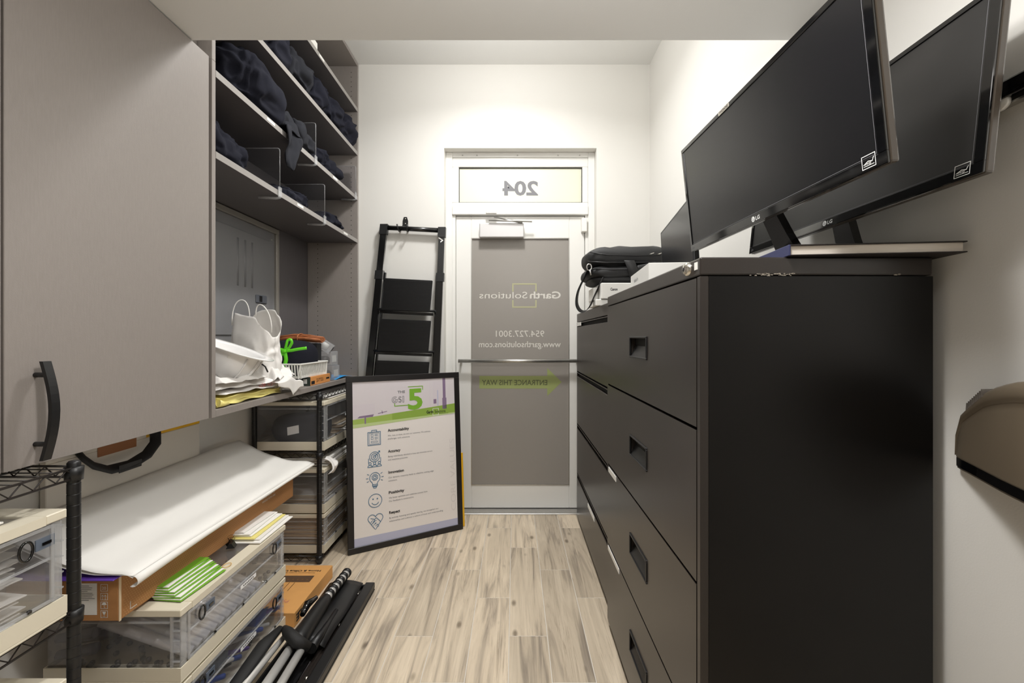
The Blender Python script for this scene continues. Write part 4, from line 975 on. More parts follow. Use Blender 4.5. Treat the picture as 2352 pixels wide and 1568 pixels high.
# crumpled plastic and paper bags under it
def rag(name, c, sx, sy, h, seed, label, mtl=PAPC, over=0, nu=40, nv=30):
    def f(u, v):
        x = c[0]+(u-.5)*sx; y = c[1]+(v-.5)*sy; e_ = min(u, 1-u, v, 1-v)
        rg = 1-abs(noise.noise(Vector((u*3.2+seed, v*3.2, seed))))*2.2; k = noise.noise(Vector((u*7, v*7, seed+4)))
        z = c[2]+h*(.35+.5*rg+.22*k)*min(1, .35+e_*5)+.002
        x += .02*noise.noise(Vector((u*4, v*4, seed+9))); y += .03*noise.noise(Vector((u*4+3, v*4, seed+2)))
        return (x, y, max(z, c[2]+.002))
    m = MB(); m.sheet(nu, nv, f, .0009); return tag(m.build(name, mtl), label, 'bag')
o = rag('crumpled_bag', (-1.21, 1.80, .980), .30, .40, .030, 1.2, 'flat crumpled white bag with red print under the hard hat, lowest of the pile')
fr_ = Fr((-1.058, 1.70, .995), (0, 1, 0), (0, 0, 1)); m = MB(); r2 = random.Random(5)
for k in range(26):
    y = .12+.12*r2.random(); z = .012*r2.random()-.004; m.stroke(fr_, [(y, z), (y+.006*r2.uniform(-1, 1), z+.006*r2.random())], .0022, .002)
m.build('red_print', mat('red_print', (190, 50, 56), .6), o)
rag('crumpled_bag', (-1.20, 1.76, .998), .28, .34, .040, 5.7, 'crumpled white plastic bag in the middle of the pile under the hard hat')
rag('crumpled_bag', (-1.19, 1.74, 1.018), .27, .28, .042, 9.1, 'crumpled white plastic bag directly beneath the hard hat')
# sheet tongue hanging over the worktop edge
def tongue(u, v):
    y = 1.90+.235*u+.03*v; w = v; x = -1.20+.17*min(v*1.25, 1)
    z = .998+.018*math.sin(u*4)+.012*noise.noise(Vector((u*5, v*5, 2)))
    if v > .72: q = (v-.72)/.28; x = -1.035+.012*math.sin(u*6); z -= .085*q*(1-abs(u-.55)*1.5)
    return (x, y, z)
m = MB(); m.sheet(24, 28, tongue, .0008); o = tag(m.build('paper_sheet', PAPC), 'white paper sheet with black scribbles drooping over the worktop edge', 'paper')
m = MB(); fr_ = Fr((-1.10, 2.10, 1.022), (.9, .3, 0), (-.3, .9, 0)); 
m.text(fr_, 'RUSH', -.05, -.02, width=.09, height=.03, c=.002); m.build('scribble', INK, o)
rag('paper_wad', (-1.15, 2.02, 1.0), .20, .20, .075, 12.4, 'small wad of white paper in front of the paper carrier bag')
MB_y = MB(); MB_y.sheet(30, 14, lambda u, v: (-1.07-.24*v+.004*noise.noise(Vector((u*6, v*4, 1))), 1.575+.44*u, .953+.028*(math.sin(PI*min(1, v*6+.15)/1.0*.5))*(1-.3*u)+.006*noise.noise(Vector((u*9, v*7, 0)))), .0008)
MB_y.sheet(30, 6, lambda u, v: (-1.066-.003*math.sin(u*20)-.008*math.sin(v*PI), 1.575+.44*u, .9505+.030*(1-.3*u)*v+.003*math.sin(u*17+v*3)), .0008)
MB_y.tube([(-1.068, 1.58, .962), (-1.062, 1.60, .957), (-1.066, 1.64, .952)], .010, 10, rs=[.016, .010, .004])
tag(MB_y.build('yellow_packet', YEL), 'folded glossy yellow plastic sheet at the front edge of the worktop', 'plastic sheet')
tag(MB().tube([(-1.150, 1.895, 1.085), (-1.118, 1.885, 1.096), (-1.090, 1.88, 1.092), (-1.066, 1.88, 1.074), (-1.055, 1.88, 1.050)], .0032, 8).build('black_cable', BLKP), 'black cable loop sticking out between hard hat and paper bag', 'cable')

# cartons, basket, bundle
def small_carton(lo, hi, mats, label, txt, name='small_carton'):
    t = thing(name, label, 'box', ((lo[0]+hi[0])/2, (lo[1]+hi[1])/2, lo[2])); bx(lo, hi, .001).build('body', mats[0], t)
    m = MB(); m.box((lo[0], lo[1]-.0006, lo[2]), (hi[0], lo[1], hi[2])); m.build('end_panel', mats[1], t)
    fx_ = Fr((hi[0]+.0002, 0, 0), (0, 1, 0), (0, 0, 1)); m = MB()
    L = hi[1]-lo[1]; H = hi[2]-lo[2]
    for k, s in enumerate(txt): m.text(fx_, s, lo[1]+L*.28, lo[2]+H*(.55-.25*k), width=L*.35, height=H*.26, c=.0004)
    m.rect(fx_, lo[1]+L*.04, lo[2]+H*.12, lo[1]+L*.2, lo[2]+H*.5, c=.0004); m.rect(fx_, lo[1]+L*.78, lo[2]+H*.4, lo[1]+L*.95, lo[2]+H*.6, c=.0004)
    m.build('print', INK, t); return t
ORG = mat('orange_carton', (216, 148, 84), .6); DGR = mat('dark_green_carton', (52, 62, 56), .5); BKC = mat('black_carton', (34, 34, 36), .5)
t = small_carton((-1.19, 2.30, WT+.001), (-1.068, 2.545, WT+.047), (ORG, DGR), 'small orange and dark green carton at the worktop edge under the white basket', ['10 ROLL', 'JET 100'])
fq = Fr((0, 2.2992, 0), (1, 0, 0), (0, 0, 1)); m = MB(); m.rect(fq, -1.105, WT+.012, -1.085, WT+.036, c=.0008); m.build('photo_print', WINK, t)
small_carton((-1.345, 2.30, WT+.001), (-1.20, 2.53, WT+.047), (BKC, BKC), 'small black carton behind the orange one under the basket', [])
t = thing('plastic_basket', 'white slotted plastic basket holding the ribbon wrapped bundle', 'basket', (-1.20, 2.36, WT+.048))
bx0, bx1, by0, by1, bz0, bz1 = -1.335, -1.068, 2.19, 2.50, WT+.048, 1.068
m = MB(); m.box((bx0+.012, by0+.012, bz0), (bx1-.012, by1-.012, bz0+.003)); m.build('floor', WHP, t)
m = MB(); r_ = .006
for a, b in (((bx0-r_, by0-r_), (bx1+r_, by0)), ((bx0-r_, by1), (bx1+r_, by1+r_)), ((bx0-r_, by0), (bx0, by1)), ((bx1, by0), (bx1+r_, by1))): m.box((a[0], a[1], bz1-.008), (b[0], b[1], bz1), .002)
m.build('rim', WHP, t)
m = MB()
def slats(p0, p1, nrm):
    p0, p1 = Vector(p0), Vector(p1); L = (p1-p0).length; n_ = int(L/.0135); d = (p1-p0)/L
    for k in range(n_+1):
        q = p0+d*(L*k/n_); a = q+Vector((0, 0, bz1-.007)); b = q-Vector(nrm)*.010+Vector((0, 0, bz0)); wv = d*.0034
        nn = Vector(nrm)*.0012; vs = [a-wv-nn, a+wv-nn, a+wv+nn, a-wv+nn, b-wv-nn, b+wv-nn, b+wv+nn, b-wv+nn]
        m.add(vs, [(0, 1, 2, 3), (7, 6, 5, 4), (0, 4, 5, 1), (1, 5, 6, 2), (2, 6, 7, 3), (3, 7, 4, 0)])
    for zf, zg in ((0, .012),):
        a = p0-Vector(nrm)*.010+Vector((0, 0, bz0)); b = p1-Vector(nrm)*.010+Vector((0, 0, bz0)); up = Vector((0, 0, zg)); nn = Vector(nrm)*.0014
        m.add([a-nn, b-nn, b+nn, a+nn, a-nn+up, b-nn+up, b+nn+up, a+nn+up], [(3, 2, 1, 0), (4, 5, 6, 7), (0, 1, 5, 4), (1, 2, 6, 5), (2, 3, 7, 6), (3, 0, 4, 7)])
slats((bx0, by0, 0), (bx1, by0, 0), (0, -1, 0)); slats((bx1, by0, 0), (bx1, by1, 0), (1, 0, 0)); slats((bx0, by1, 0), (bx1, by1, 0), (0, 1, 0)); slats((bx0, by0, 0), (bx0, by1, 0), (-1, 0, 0))
m.build('slats', WHP, t)['kind'] = 'stuff'
o = blob('fabric_bundle', (-1.195, 2.345, bz0+.004), (.118, .14, .096), 2, CLOTH, 'rolled navy cloth bundle tied with lime green ribbon in the basket', 'bundle', amp=.05, fold=.6)
RX = -1.062
m = MB()
def band(pts, wd, up=(0, 0, 1), th=.001):
    pts = [Vector(p) for p in pts]
    def f(u, v):
        s = u*(len(pts)-1); i = min(int(s), len(pts)-2); q = pts[i].lerp(pts[i+1], s-i); d = (pts[i+1]-pts[i]).normalized(); nrm = Vector((.35, -.94, 0)); sd = d.cross(nrm).normalized()
        return q+sd*(v-.5)*wd
    m.sheet(len(pts)*3, 1, f, th)
K = Vector((-1.150, 2.212, 1.130))
def rp(dx, dz, dn=0): return K+Vector((dx*.85, -.004-dn*.8, dz*.85))
band([rp(0, 0, .01), rp(.008, -.05, .01), rp(-.004, -.10, .008), rp(-.018, -.128, .006)], .018)
band([rp(0, 0, .01), rp(-.03, -.03, .012), rp(-.06, -.07, .01), rp(-.095, -.105, .006)], .019)
band([rp(0, 0, .01), rp(-.04, .010, .014), rp(-.08, .018, .012), rp(-.125, .005, .005)], .022)
band([rp(0, 0, .01), rp(.04, .004, .012), rp(.08, .012, .008), rp(.125, .018, .0)], .015)
band([rp(0, 0, .01), rp(.010, .03, .014), rp(.018, .062, .015), rp(.036, .072, .012), rp(.044, .05, .012), rp(.028, .02, .012), rp(0, 0, .012)], .013)
m.box(tuple(K+Vector((-.009, -.026, -.008))), tuple(K+Vector((.009, -.008, .008))), .004)
m.build('ribbon', RIB, o)
m = MB(); r3 = random.Random(9)
for k in range(60):
    a = r3.uniform(0, 2*PI); q = r3.random()**.5; dy, dz = .045*q*math.cos(a), .020*q*math.sin(a)
    m.tube([(-1.375, 2.555+dy, 1.185+dz), (-1.28, 2.555+dy+r3.uniform(-.004, .004), 1.194+dz+.004), (-1.20, 2.555+dy, 1.194+dz), (-1.115, 2.56+dy*.8, 1.184+dz*.8)], .0026, 5)
m.tube([(-1.24, 2.555+.050*math.cos(a*PI/8), 1.194+.026*math.sin(a*PI/8)) for a in range(16)], .003, 6, closed=True)
tag(m.build('wicker_bundle', WICK), 'bundle of brown wicker sticks lying behind the navy bundle', 'wicker bundle', kind=None)
tag(bx((-1.365, 2.535, WT+.001), (-1.14, 2.595, 1.164), .002).build('upright_carton', BKC), 'black carton standing upright behind the basket, under the wicker sticks', 'box')
# clear packages
for k, (lo, hi, lb) in enumerate((((-1.20, 2.60, WT+.001), (-1.075, 2.70, 1.03), 'lower clear plastic box beside the basket, at the side panel'), ((-1.21, 2.60, 1.031), (-1.085, 2.70, 1.115), 'middle clear plastic box holding small electronics beside the basket'))):
    t = thing('clear_package', lb, 'package', ((lo[0]+hi[0])/2, (lo[1]+hi[1])/2, lo[2])); bx(lo, hi, .002).build('shell', CLEARM, t)
    c_ = ((lo[0]+hi[0])/2, (lo[1]+hi[1])/2); m = MB(); m.lathe([(0, .01), (.03, .012), (.032, .04), (.02, .055), (0, .056)], 20, tr(c_[0], c_[1], lo[2])); m.build('gadget', [BLKP, PAPER][0], t)
    MB().box((hi[0]-.003, lo[1]+.02, lo[2]+.02), (hi[0]-.0015, hi[1]-.02, lo[2]+.06)).build('insert_card', PAPER, t)
t = thing('clear_package', 'clear triangular plastic package tipped on top of the other packages', 'package', (-1.14, 2.65, 1.116))
T = tr(-1.145, 2.65, 1.150, 0, .6, .3); MB().box((-.05, -.035, -.03), (.05, .035, .03), .002, T).build('shell', CLEARM, t)
MB().lathe([(0, -.02), (.022, -.018), (.026, 0), (.022, .018), (0, .02)], 18, T).build('gadget', WHP, t); MB().box((.046, -.02, -.02), (.0515, .02, .02), .001, T).build('hang_card', BLKG, t)
m = MB(); m.sheet(10, 6, lambda u, v: (-1.065-.16*v, 2.62+.26*u, WT+.003+.010*math.sin(u*3)+.008*v), .0008); tag(m.build('blue_sheet', SKY_), 'glossy blue leaflet on the worktop at the side panel', 'leaflet')

# ================================================================== CLOTHES ON THE SHELVES
def cloth_at(px, Y, z, s, seed, lb, mt=CLOTH, x=None, rz=0, amp=.22, **k):
    return blob('garment', (x if x is not None else -1.15, Y, z+.0005), s, seed, mt, lb, 'garment', None, amp, rz=rz, n=84, crease=1, **k)
g = cloth_at(0, 1.885, SH[1], (.14, .155, .110), 21, 'large bunched dark garment on the second shelf up, nearest the closed cabinet', x=-1.200)
cloth_at(0, 1.645, SH[1], (.11, .045, .050), 22, 'dark folded garment in shadow at the near end of the second shelf', x=-1.27)
cloth_at(0, 2.08, SH[1], (.11, .10, .060), 23, 'rumpled charcoal garment lying beside the dangling one on the second shelf', CLOTH2, x=-1.19)
cloth_at(0, 2.54, SH[1], (.14, .18, .055), 24, 'rolled navy garment on the second shelf past the acrylic clip', x=-1.195, rz=.1)
cloth_at(0, 1.83, SH[2], (.12, .17, .095), 25, 'dark garment heap on the third shelf beneath the soffit edge', x=-1.190)
cloth_at(0, 2.02, SH[2], (.12, .09, .105), 26, 'folded navy garment in the middle left of the third shelf', x=-1.185)
cloth_at(0, 2.21, SH[2], (.14, .10, .090), 27, 'crumpled charcoal garment in the middle of the third shelf', CLOTH2, x=-1.20)
cloth_at(0, 2.40, SH[2], (.14, .10, .100), 28, 'navy garment rolled tight on the third shelf, third from the far end', x=-1.195)
cloth_at(0, 2.60, SH[2], (.13, .10, .095), 29, 'dark garment bulging over the edge of the third shelf, second from far end', x=-1.165)
cloth_at(0, 2.79, SH[2], (.12, .095, .080), 30, 'dark garment at the far end of the third shelf by the wall', x=-1.155)
cloth_at(0, 1.70, SH[0], (.13, .13, .080), 31, 'black garment pile at the near end of the lowest overhead shelf', x=-1.21)
cloth_at(0, 2.20, SH[0], (.13, .14, .042), 32, 'flat folded dark garment between the acrylic dividers on the lowest overhead shelf', x=-1.20)
cloth_at(0, 2.68, SH[0], (.13, .13, .042), 33, 'small black garment at the far end of the lowest overhead shelf', x=-1.200)
# the garment hanging over the edge of the second shelf: sleeve draped down, collar standing up
t = thing('garment', 'charcoal shirt dangling over the edge of the second shelf', 'garment', (-1.06, 2.14, SH[1]))
def drape(u, v):
    w = .085-.02*v+(.0 if v < .75 else -.16*(v-.75)); y = 2.055+(u-.5)*w*2*.8+.01*math.sin(v*5)
    x = XF+.012+.010*math.sin(u*7+v*4)+.006*noise.noise(Vector((u*5, v*5, 1)))
    z = SH[1]+.03-.175*v-.03*(1-abs(u-.5)*2)*v+.015*u
    if v < .15: x -= .10*(1-v/.15); z = SH[1]+.022+.01*math.sin(u*5)
    return (x, y, z)
m = MB(); m.sheet(20, 34, drape, .006); m.build('sleeve', CLOTH2, t)
def drape2(u, v):
    y = 2.03+.22*u; x = -1.10+.05*v+.02*math.sin(u*5); z = SH[1]+.015+.115*(1-v)*(1-.9*abs(u-.25))+.02*noise.noise(Vector((u*4, v*4, 7)))
    return (x, y, max(z, SH[1]+.006))
m = MB(); m.sheet(22, 16, drape2, .006); m.build('collar', CLOTH2, t)
m = blob('', (-1.11, 2.22, SH[1]+.001), (.07, .12, .06), 44, CLOTH2, '', '', amp=.3, build=False, n=60, crease=1); m.build('body_fabric', CLOTH2, t)
# white flat boxes on the top shelf
tag(bx((-1.33, 2.05, SH[3]+.001), (-1.062, 2.37, SH[3]+.050), .002).build('flat_box', WHP), 'white flat box on the highest shelf, nearer one', 'box')
tag(bx((-1.35, 2.38, SH[3]+.001), (-1.066, 2.66, SH[3]+.022), .002).build('flat_box', PAPER), 'thin white flat box on the highest shelf, farther one', 'box')
tag(bx((-1.34, 2.07, SH[3]+.0515), (-1.09, 2.30, SH[3]+.12), .002).build('flat_box', CREAM), 'cream box standing on the white flat box on the highest shelf', 'box')
# acrylic dividers
for k, (y, si, lb) in enumerate(((1.965, 0, 'clear acrylic divider at the near part of the lowest overhead shelf'), (2.43, 0, 'clear acrylic divider in the middle of the lowest overhead shelf'), (2.32, 1, 'clear acrylic divider in the middle of the second shelf'), (2.905, 1, 'clear acrylic divider at the far end of the second shelf'))):
    z = SH[si]; t = thing('shelf_divider', lb, 'divider', (XF, y, z))
    out = [(XF+.004, z+.002), (XF+.004, z+.178)]+[(XF-.008+.012*math.cos(a), z+.178+.012*math.sin(a)) for a in (.4, .8, 1.2, PI/2)]+[(-1.28, z+.19), (-1.28, z+.002)]
    MB().prism(out, -y-.0015, -y+.0015, Matrix.Rotation(PI/2, 4, 'X')).build('panel', ACRY, t)
    m = MB(); m.tube([(p[0], y, p[1]) for p in out[:7]], .0018, 6); m.build('edge', CLEARM, t)
    m = MB(); m.box((XF+.001, y-.012, z-.030), (XF+.008, y+.012, z+.016), .002); m.build('clip', CLEARM, t)
    m = MB(); m.tube([(XF+.004, y, z-.030), (XF-.010, y, z-.034), (XF-.09, y, z-.030)], .0055, 10); m.build('clamp_bar', CLEARM, t)

# ================================================================== MONITORS
def monitor(pr, pl, H, tilt, label, matscreen, yv=False, stand=None):
    "pr, pl: right (near) and left (far) lower front corners"
    pr, pl = Vector(pr), Vector(pl); u_ = (pr-pl).normalized(); L = (pr-pl).length; nh = u_.cross(Vector((0, 0, 1)))
    v_ = Vector((0, 0, 1))*math.cos(tilt)+nh*math.sin(tilt)
    f = Fr(pl, u_, v_); base = Vector(stand); t = thing('monitor', label, 'monitor', tuple(base))
    r_ = .004; m = MB(); m.box((0, 0, -.018), (L, H, -.001), r_, f.M); m.build('housing', mat('dark_bronze_plastic', (70, 62, 54), .25, coat=.3), t)
    m = MB(); m.box((.10, .02, -.045), (L-.10, H-.06, -.018), .010, f.M); m.build('rear_bulge', BLKP, t)
    m = MB(); b = .011; bb = .020
    for a, c_ in (((0, 0), (L, bb)), ((0, H-b), (L, H)), ((0, bb), (b, H-b)), ((L-b-.006, bb), (L, H-b))): m.box((a[0], a[1], -.001), (c_[0], c_[1], .003), .0008, f.M)
    bz = m.build('bezel', BLKG, t)
    m = MB(); m.box((b, bb, -.0005), (L-b-.006, H-b, .0005), 0, f.M); m.build('screen', matscreen, t)
    cx = L/2-.012; m = MB(); m.poly(f, circ(cx, .010, .0065, 20), c=.0034); m.text(f, 'LG', cx+.010, .0055, width=.016, height=.0125, c=.0034, bold=.02); m.build('brand_mark', WINK, bz)
    MB().stroke(f, circ(cx, .010, .0035, 12, PI/2, 2*PI)+[(cx, .010)], .0011, .0036).build('mark_detail', GINK, bz)
    sx = L-b-.006-.030; m = MB(); y0_ = .0030; m.stroke(f, [(sx, y0_+.002), (sx+.026, y0_+.002), (sx+.026, .026), (sx, .026)], .0012, .0036, closed=True); m.stroke(f, [(sx+.003, .012), (sx+.012, .016), (sx+.020, .014), (sx+.023, .020)], .0013, .0036); m.stroke(f, [(sx+.003, .009), (sx+.023, .009)], .001, .0036); m.text(f, 'energy', sx+.005, .011, width=.013, height=.006, c=.0037)
    m.build('sticker', WINK, bz)
    MB().text(f, 'LED', .012, .006, width=.012, height=.008, c=.0034).build('type_mark', GINK, bz)
    MB().stroke(f, [(b+.002, bb+.003), (L-b-.010, bb+.003), (L-b-.010, H-b-.003)], .0006, .0008).build('screen_edge', GINK, t)
    if yv:
        m = MB(); m.box((L*.335, H-.0105, .003), (L*.335+.052, H-.0005, .0036), 0, f.M); nl_ = m.build('name_label', mat('dull_label', (178, 172, 160), .5), bz)
    # stand: neck leaning back down to a round foot
    nk0 = f.p(L/2, .015, -.035); m = MB()
    ft = Vector(stand); a = nk0; b_ = ft+Vector((0, 0, .022))
    ax = (a-b_); side = u_*.032; th = nh*.010
    vs = []
    for q, wv in ((b_, 1.15), (b_.lerp(a, .5), .9), (a, .8)):
        for sx_, tx in ((-1, -1), (1, -1), (1.0, 1), (-1, 1)): vs.append(q+side*sx_*wv+th*tx)
    m.add(vs, [(0, 1, 2, 3), (11, 10, 9, 8)]+[(k*4+i, k*4+4+i, k*4+4+(i+1) % 4, k*4+(i+1) % 4) for k in range(2) for i in range(4)])
    m.build('neck', BLKG, t)
    fr_ = .105 if yv else .060; m = MB(); m.lathe([(0, 0), (fr_, 0), (fr_+.003, .004), (fr_, .010), (.05, .014), (.045, .024), (0, .025)], 40, tr(*ft)); m.build('foot', BLKG, t)
    if yv:
        MB().text(f, 'YVONNE', L*.335+.004, H-.0083, width=.044, height=.0085, c=.0039, bold=.02).build('name_lettering', INK, nl_)
    return t
monitor((.594, .696, 1.477), (.565, 1.399, 1.4715), .322, math.radians(6), 'near black widescreen monitor leaning over the aisle, name label on its top bezel', SCRN, True, (.672, 1.06, 1.3675))
monitor((.779, .729, 1.474), (.766, 1.432, 1.470), .322, math.radians(-6), 'rear black widescreen monitor with dusty screen, closer to the right wall', SCRD, False, (.846, 1.10, 1.3675))
t = thing('monitor', 'slim black display without a stand, upright behind the near monitor', 'monitor', (.58, 1.62, 1.3675))
f = Fr((.612, 1.81, 1.3685), (-.03, -.99, .14), (0, .14, .99)); m = MB(); m.box((0, 0, -.02), (.345, .272, 0), .004, f.M); m.build('housing', BLKP, t)
MB().box((.010, .012, 0), (.335, .262, .0006), 0, f.M).build('screen', mat('panel_screen', (26, 26, 27), .2, spec=.7), t)

# big sketch book, papers and adapter on the tall cabinet
t = thing('sketch_book', 'large black hardcover book lying across the corner of the near filing cabinet', 'book', (.72, 1.0, 1.3675))
T = tr(.738, .985, 1.3675, 0, 0, -.115)
m = MB(); m.box((-.16, -.10, 0), (.168, .10, .0022), .0008, T); m.box((-.16, -.10, .0205), (.168, .10, .0228), .0008, T); m.build('cover', mat('book_cloth', (34, 28, 26), .6), t)
MB().box((-.1635, -.10, 0), (-.1595, .10, .0228), .001, T).build('spine', mat('book_spine_blue', (40, 44, 80), .5), t)
m = MB(); m.box((-.158, -.0955, .0022), (.163, .0955, .0205), .0005, T); m.build('page_block', mat('page_edges', (206, 198, 188), .8, var=.08, vscale=(2, 2, 900)), t)
flat_env('loose_paper', .73, .885, .90, 1.03, 1.3905, .1, PAPER, 'upper white paper sheet lying on the black hardcover book', 'paper', None, .0012)
flat_env('loose_paper', .70, .86, .93, 1.05, 1.3925, -.25, PAPER, 'second white paper sheet lying askew on the first, on the black book', 'paper', None, .001)
t = thing('power_adapter', 'small black adapter with a thumbwheel lying tilted behind the near monitor stand', 'adapter', (.72, 1.25, 1.3675))
T = tr(.77, 1.30, 1.396, 0, -.65, .2); m = MB(); m.box((-.04, -.02, -.012), (.04, .02, .012), .003, T); m.build('body', BLKP, t)
MB().box((-.025, -.0205, .006), (.01, -.018, .0125), .001, T).build('port', BLKG, t)
m = MB(); m.box((.745, 1.27, 1.3675), (.79, 1.33, 1.380), .003); m.build('wedge_foot', BLKP, t)
for (lo, hi, lb) in (((.60, 1.10, 1.368), (.60, 1.10, 1.368), ''),): pass

# ================================================================== BAG AND BOXES ON THE FAR CABINET
t = thing('white_box', 'long flat white lidded box on the far end of the near cabinet', 'box', (.58, 1.68, 1.3675))
T = tr(.458, 1.50, 1.3675, 0, 0, -.085); m = MB(); m.box((0, 0, 0), (.24, .34, .008), .0015, T); m.build('base', WHP, t); m = MB(); m.box((-.001, -.001, .0085), (.241, .341, .086), .0015, T); m.build('lid', WHP, t)
f = Fr(T @ Vector((0, .34, .0)), T.to_3x3() @ Vector((0, -1, 0)), (0, 0, 1)); MB().text(f, 'MacBook Pro', .075, .050, width=.080, height=.020, c=.0012).build('print', GINK, t)
t = thing('photo_printer', 'compact white photo printer on the far cabinet under the laptop bag', 'printer', (.50, 2.15, 1.352))
m = MB(); m.box((.418, 2.12, 1.385), (.60, 2.34, 1.462), .004); b_ = m.build('body', WHP, t)
m = MB(); m.box((.395, 2.135, 1.353), (.585, 2.34, 1.384), .003); m.build('base', WHP, t); m = MB(); m.box((.392, 2.20, 1.384), (.417, 2.33, 1.448), .003); m.build('paper_tray', WHP, t)
MB().text(Fr((0, 2.1198, 0), (1, 0, 0), (0, 0, 1)), 'Canon', .462, 1.425, width=.034, height=.018, c=.0006, bold=.03).build('brand_print', INK, b_)
tag(bx((.62, 2.06, 1.353), (.86, 2.42, 1.462), .002).build('white_carton', WHP), 'white carton behind the compact photo printer, propping up the laptop bag', 'box')
# laptop bag
t = thing('laptop_bag', 'soft black laptop bag lying flat on white boxes with its strap hanging down', 'bag', (.58, 2.33, 1.463))
def pillow(c, s, seed, amp=.05, name='body', mt=BAGM, rz=0, e=.45):
    m = MB(); nu, nv = 48, 28; vs = []; fs = []; ca, sa = math.cos(rz), math.sin(rz)
    for j in range(nv+1):
        ph = PI*j/nv
        for i in range(nu):
            th = 2*PI*i/nu; d = Vector((math.sin(ph)*math.cos(th), math.sin(ph)*math.sin(th), math.cos(ph)))
            sq = lambda q, ee: math.copysign(abs(q)**ee, q)
            hr = abs(math.sin(ph))**e
            x, y, z = sq(math.cos(th), e)*hr*s[0], sq(math.sin(th), e)*hr*s[1], sq(math.cos(ph), .7)*s[2]
            k = noise.noise(Vector((x*12+seed, y*12, z*14)))+.4*noise.noise(Vector((x*30, y*30+seed, z*22)))
            z += amp*k*s[2]*2; x += amp*k*.04; y += amp*k*.04
            vs.append((c[0]+x*ca-y*sa, c[1]+x*sa+y*ca, c[2]+z))
    for j in range(nv):
        for i in range(nu): fs.append((j*nu+i, (j+1)*nu+i, (j+1)*nu+(i+1) % nu, j*nu+(i+1) % nu))
    m.add(vs, fs, sm=True); return m.build(name, mt, t)
pillow((.585, 2.32, 1.600), (.225, .155, .060), 3, .09)
pk = pillow((.560, 2.30, 1.520), (.205, .150, .034), 8, .12, 'front_pocket'); pillow((.575, 2.31, 1.487), (.195, .145, .022), 5, .10, 'rear_pocket')
m = MB(); m.tube([(.36, 2.175, 1.573), (.45, 2.160, 1.566), (.60, 2.158, 1.566), (.78, 2.17, 1.570)], .0035, 6); m.tube([(.38, 2.165, 1.535), (.50, 2.146, 1.530), (.70, 2.15, 1.532)], .003, 6); m.build('piping', BLKP, t)
m = MB(); m.tube([(.375, 2.19, 1.622), (.46, 2.165, 1.604), (.60, 2.163, 1.600), (.70, 2.165, 1.604), (.80, 2.19, 1.622)], .0022, 6); m.build('zip', BLKP, t)
m = MB()
for x in (.66, .70, .725): m.tube([(x, 2.155, 1.605), (x+.022, 2.150, 1.612)], .0022, 6)
m.build('zip_pull', CHR, t)
m = MB(); m.sheet(16, 1, lambda u, v: (.535+.05*v+.03*u, 2.148-.01*math.sin(u*PI), 1.575-.09*u), .003); m.sheet(14, 1, lambda u, v: (.70-.10*u, 2.146, 1.57-.012*v*2-.02*u), .003); m.build('carry_handle', BAGM, t)
m = MB()
SP = [Vector(p) for p in ((.372, 2.20, 1.55), (.350, 2.19, 1.50), (.318, 2.19, 1.43), (.310, 2.19, 1.37), (.325, 2.19, 1.335), (.350, 2.19, 1.33), (.375, 2.19, 1.356), (.395, 2.19, 1.40), (.420, 2.17, 1.46), (.44, 2.17, 1.50))]
def catm(P, u):
    s = u*(len(P)-1); i = min(int(s), len(P)-2); f_ = s-i; a, b, c_, d_ = P[max(i-1, 0)], P[i], P[i+1], P[min(i+2, len(P)-1)]
    return .5*((2*b)+(c_-a)*f_+(2*a-5*b+4*c_-d_)*f_*f_+(3*b-a-3*c_+d_)*f_**3)
def spf(u, v):
    q = catm(SP, u); return q+Vector((0, (v-.5)*.038, (v-.5)*.012))+Vector(((v-.5)*.018, 0, 0))
m.sheet(36, 2, spf, .002); m.build('shoulder_strap', BAGM, t)
m = MB(); m.tube([(.368+.012*math.cos(a*PI/6), 2.172, 1.545+.016*math.sin(a*PI/6)) for a in range(12)], .003, 6, closed=True); m.tube([(.372, 2.17, 1.53), (.376, 2.168, 1.505)], .004, 8); m.build('strap_clip', ALU, t)

# ================================================================== DISPENSER AND WALL RAIL ON THE RIGHT WALL
t = thing('towel_dispenser', 'smoked translucent paper dispenser with serrated corner on the right wall', 'dispenser', (XR, .70, .94))
# plan curve x(y) bulging from the wall, and the arched top z(y), both mirrored about y = .65
PY = [.903, .895, .874, .851, .828, .805, .780, .753, .725, .695, .65]
PXX = [.9065, .900, .889, .879, .868, .857, .845, .832, .820, .808, .800]
PZ = [.950, 1.005, 1.052, 1.070, 1.086, 1.101, 1.111, 1.119, 1.126, 1.1305, 1.133]
PY = PY+[1.3-y for y in PY[-2::-1]]; PXX = PXX+PXX[-2::-1]; PZ = PZ+PZ[-2::-1]
ZB = .957; m = MB(); vs = []; fs_ = []; n_ = len(PY)
rows = [(0, 0), (.72, 0), (.80, .002), (.84, -.003), (.92, -.003), (.97, .002), (1, .010), (1, .05), (1, .12)]
for t_, off in rows:
    for y, x, z in zip(PY, PXX, PZ):
        zt_ = max(z, ZB+.002); vs.append((min(x+off, XR-.001), y, ZB+(zt_-ZB)*t_))
for i in range(len(rows)-1):
    for k in range(n_-1): fs_.append((i*n_+k, i*n_+k+1, (i+1)*n_+k+1, (i+1)*n_+k))
m.add(vs, fs_, sm=True)
m.prism([(x, y) for x, y in zip(PXX, PY)]+[(XR-.001, PY[-1]), (XR-.001, PY[0])], ZB-.0005, ZB+.001)
cv = m.build('cover', SMOKE, t)
m = MB()
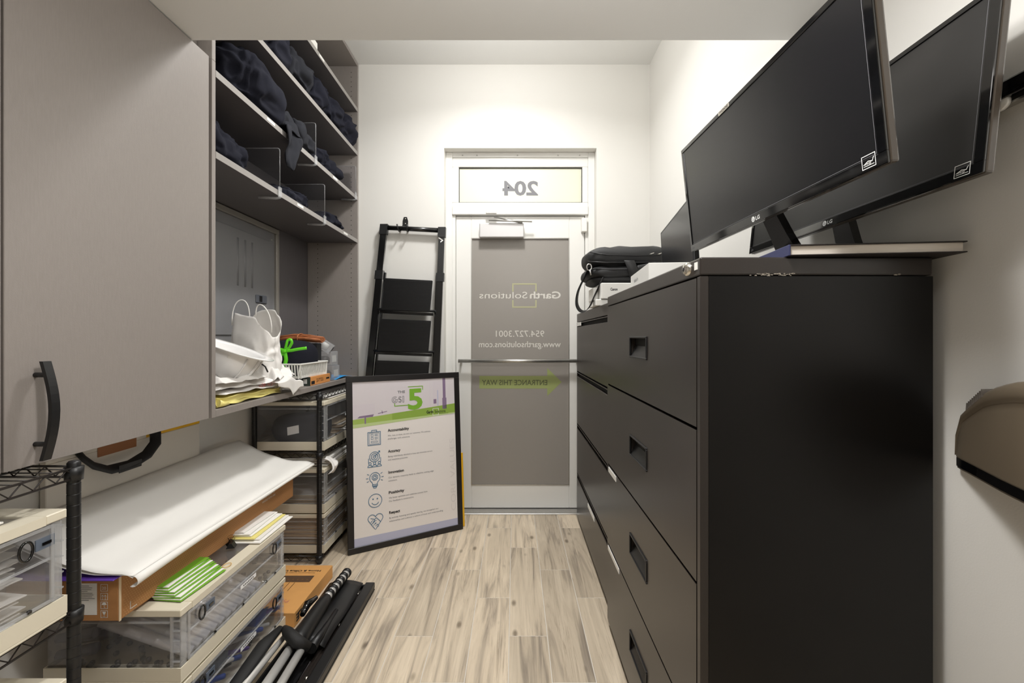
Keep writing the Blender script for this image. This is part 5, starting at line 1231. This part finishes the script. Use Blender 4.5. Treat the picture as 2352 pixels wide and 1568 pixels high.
for k in range(9):
    y = .853-k*.0062; x = .8800-k*.0030; z = 1.0685+k*.0041
    m.add([(x-.003, y-.0022, z-.012), (x-.003, y+.0022, z-.010), (x+.02, y+.0022, z+.004), (x+.02, y-.0022, z+.0005), (x-.001, y+.003, z+.0035)], [(0, 1, 4), (0, 4, 3), (1, 2, 4), (2, 3, 4), (0, 3, 2, 1)])
m.build('serration', mat('smoked_ridge', (88, 82, 76), .25), cv)
MB().prism([(x-.001, y) for x, y in zip(PXX[1:-1], PY[1:-1])]+[(XR-.001, PY[-2]), (XR-.001, PY[1])], ZB-.018, ZB-.0007).build('bottom_strip', BLKG, t)
MB().prism([(x+.001, y) for x, y in zip(PXX[1:-1], PY[1:-1])]+[(XR-.001, PY[-2]), (XR-.001, PY[1])], ZB-.022, ZB-.0182).build('lower_lip', mat('grey_back_plate', (120, 112, 100), .5), t)
t = thing('wall_rail', 'black wall rail with folded arm and roller high on the right wall', 'wall rail', (XR, .68, 1.61))
bx((XR-.012, .45, 1.625), (XR-.001, .86, 1.668), .002).build('rail', mat('grey_rail', (92, 92, 90), .35, metal=.6), t)
m = MB(); m.box((XR-.016, .45, 1.664), (XR-.0005, .86, 1.668)); m.box((XR-.016, .45, 1.622), (XR-.0005, .86, 1.626)); m.build('rail_lip', ALU, t)
m = MB(); m.box((XR-.030, .60, 1.632), (XR-.012, .815, 1.664), .004); m.add([(XR-.014, .80, 1.64), (XR-.030, .80, 1.635), (XR-.045, .60, 1.66), (XR-.014, .60, 1.70), (XR-.014, .45, 1.74), (XR-.06, .45, 1.70)], [(0, 1, 2, 3), (3, 2, 5, 4)]); m.build('folded_arm', BLKG, t)
MB().lathe([(0, -.008), (.017, -.008), (.019, 0), (.017, .008), (0, .008)], 20, tr(XR-.024, .828, 1.640, 0, PI/2)).build('roller', BLKP, t)
MB().lathe([(0, -.004), (.014, -.004), (.014, .004), (0, .004)], 20, tr(XR-.022, .805, 1.628, 0, PI/2)).build('white_disc', WHP, t)
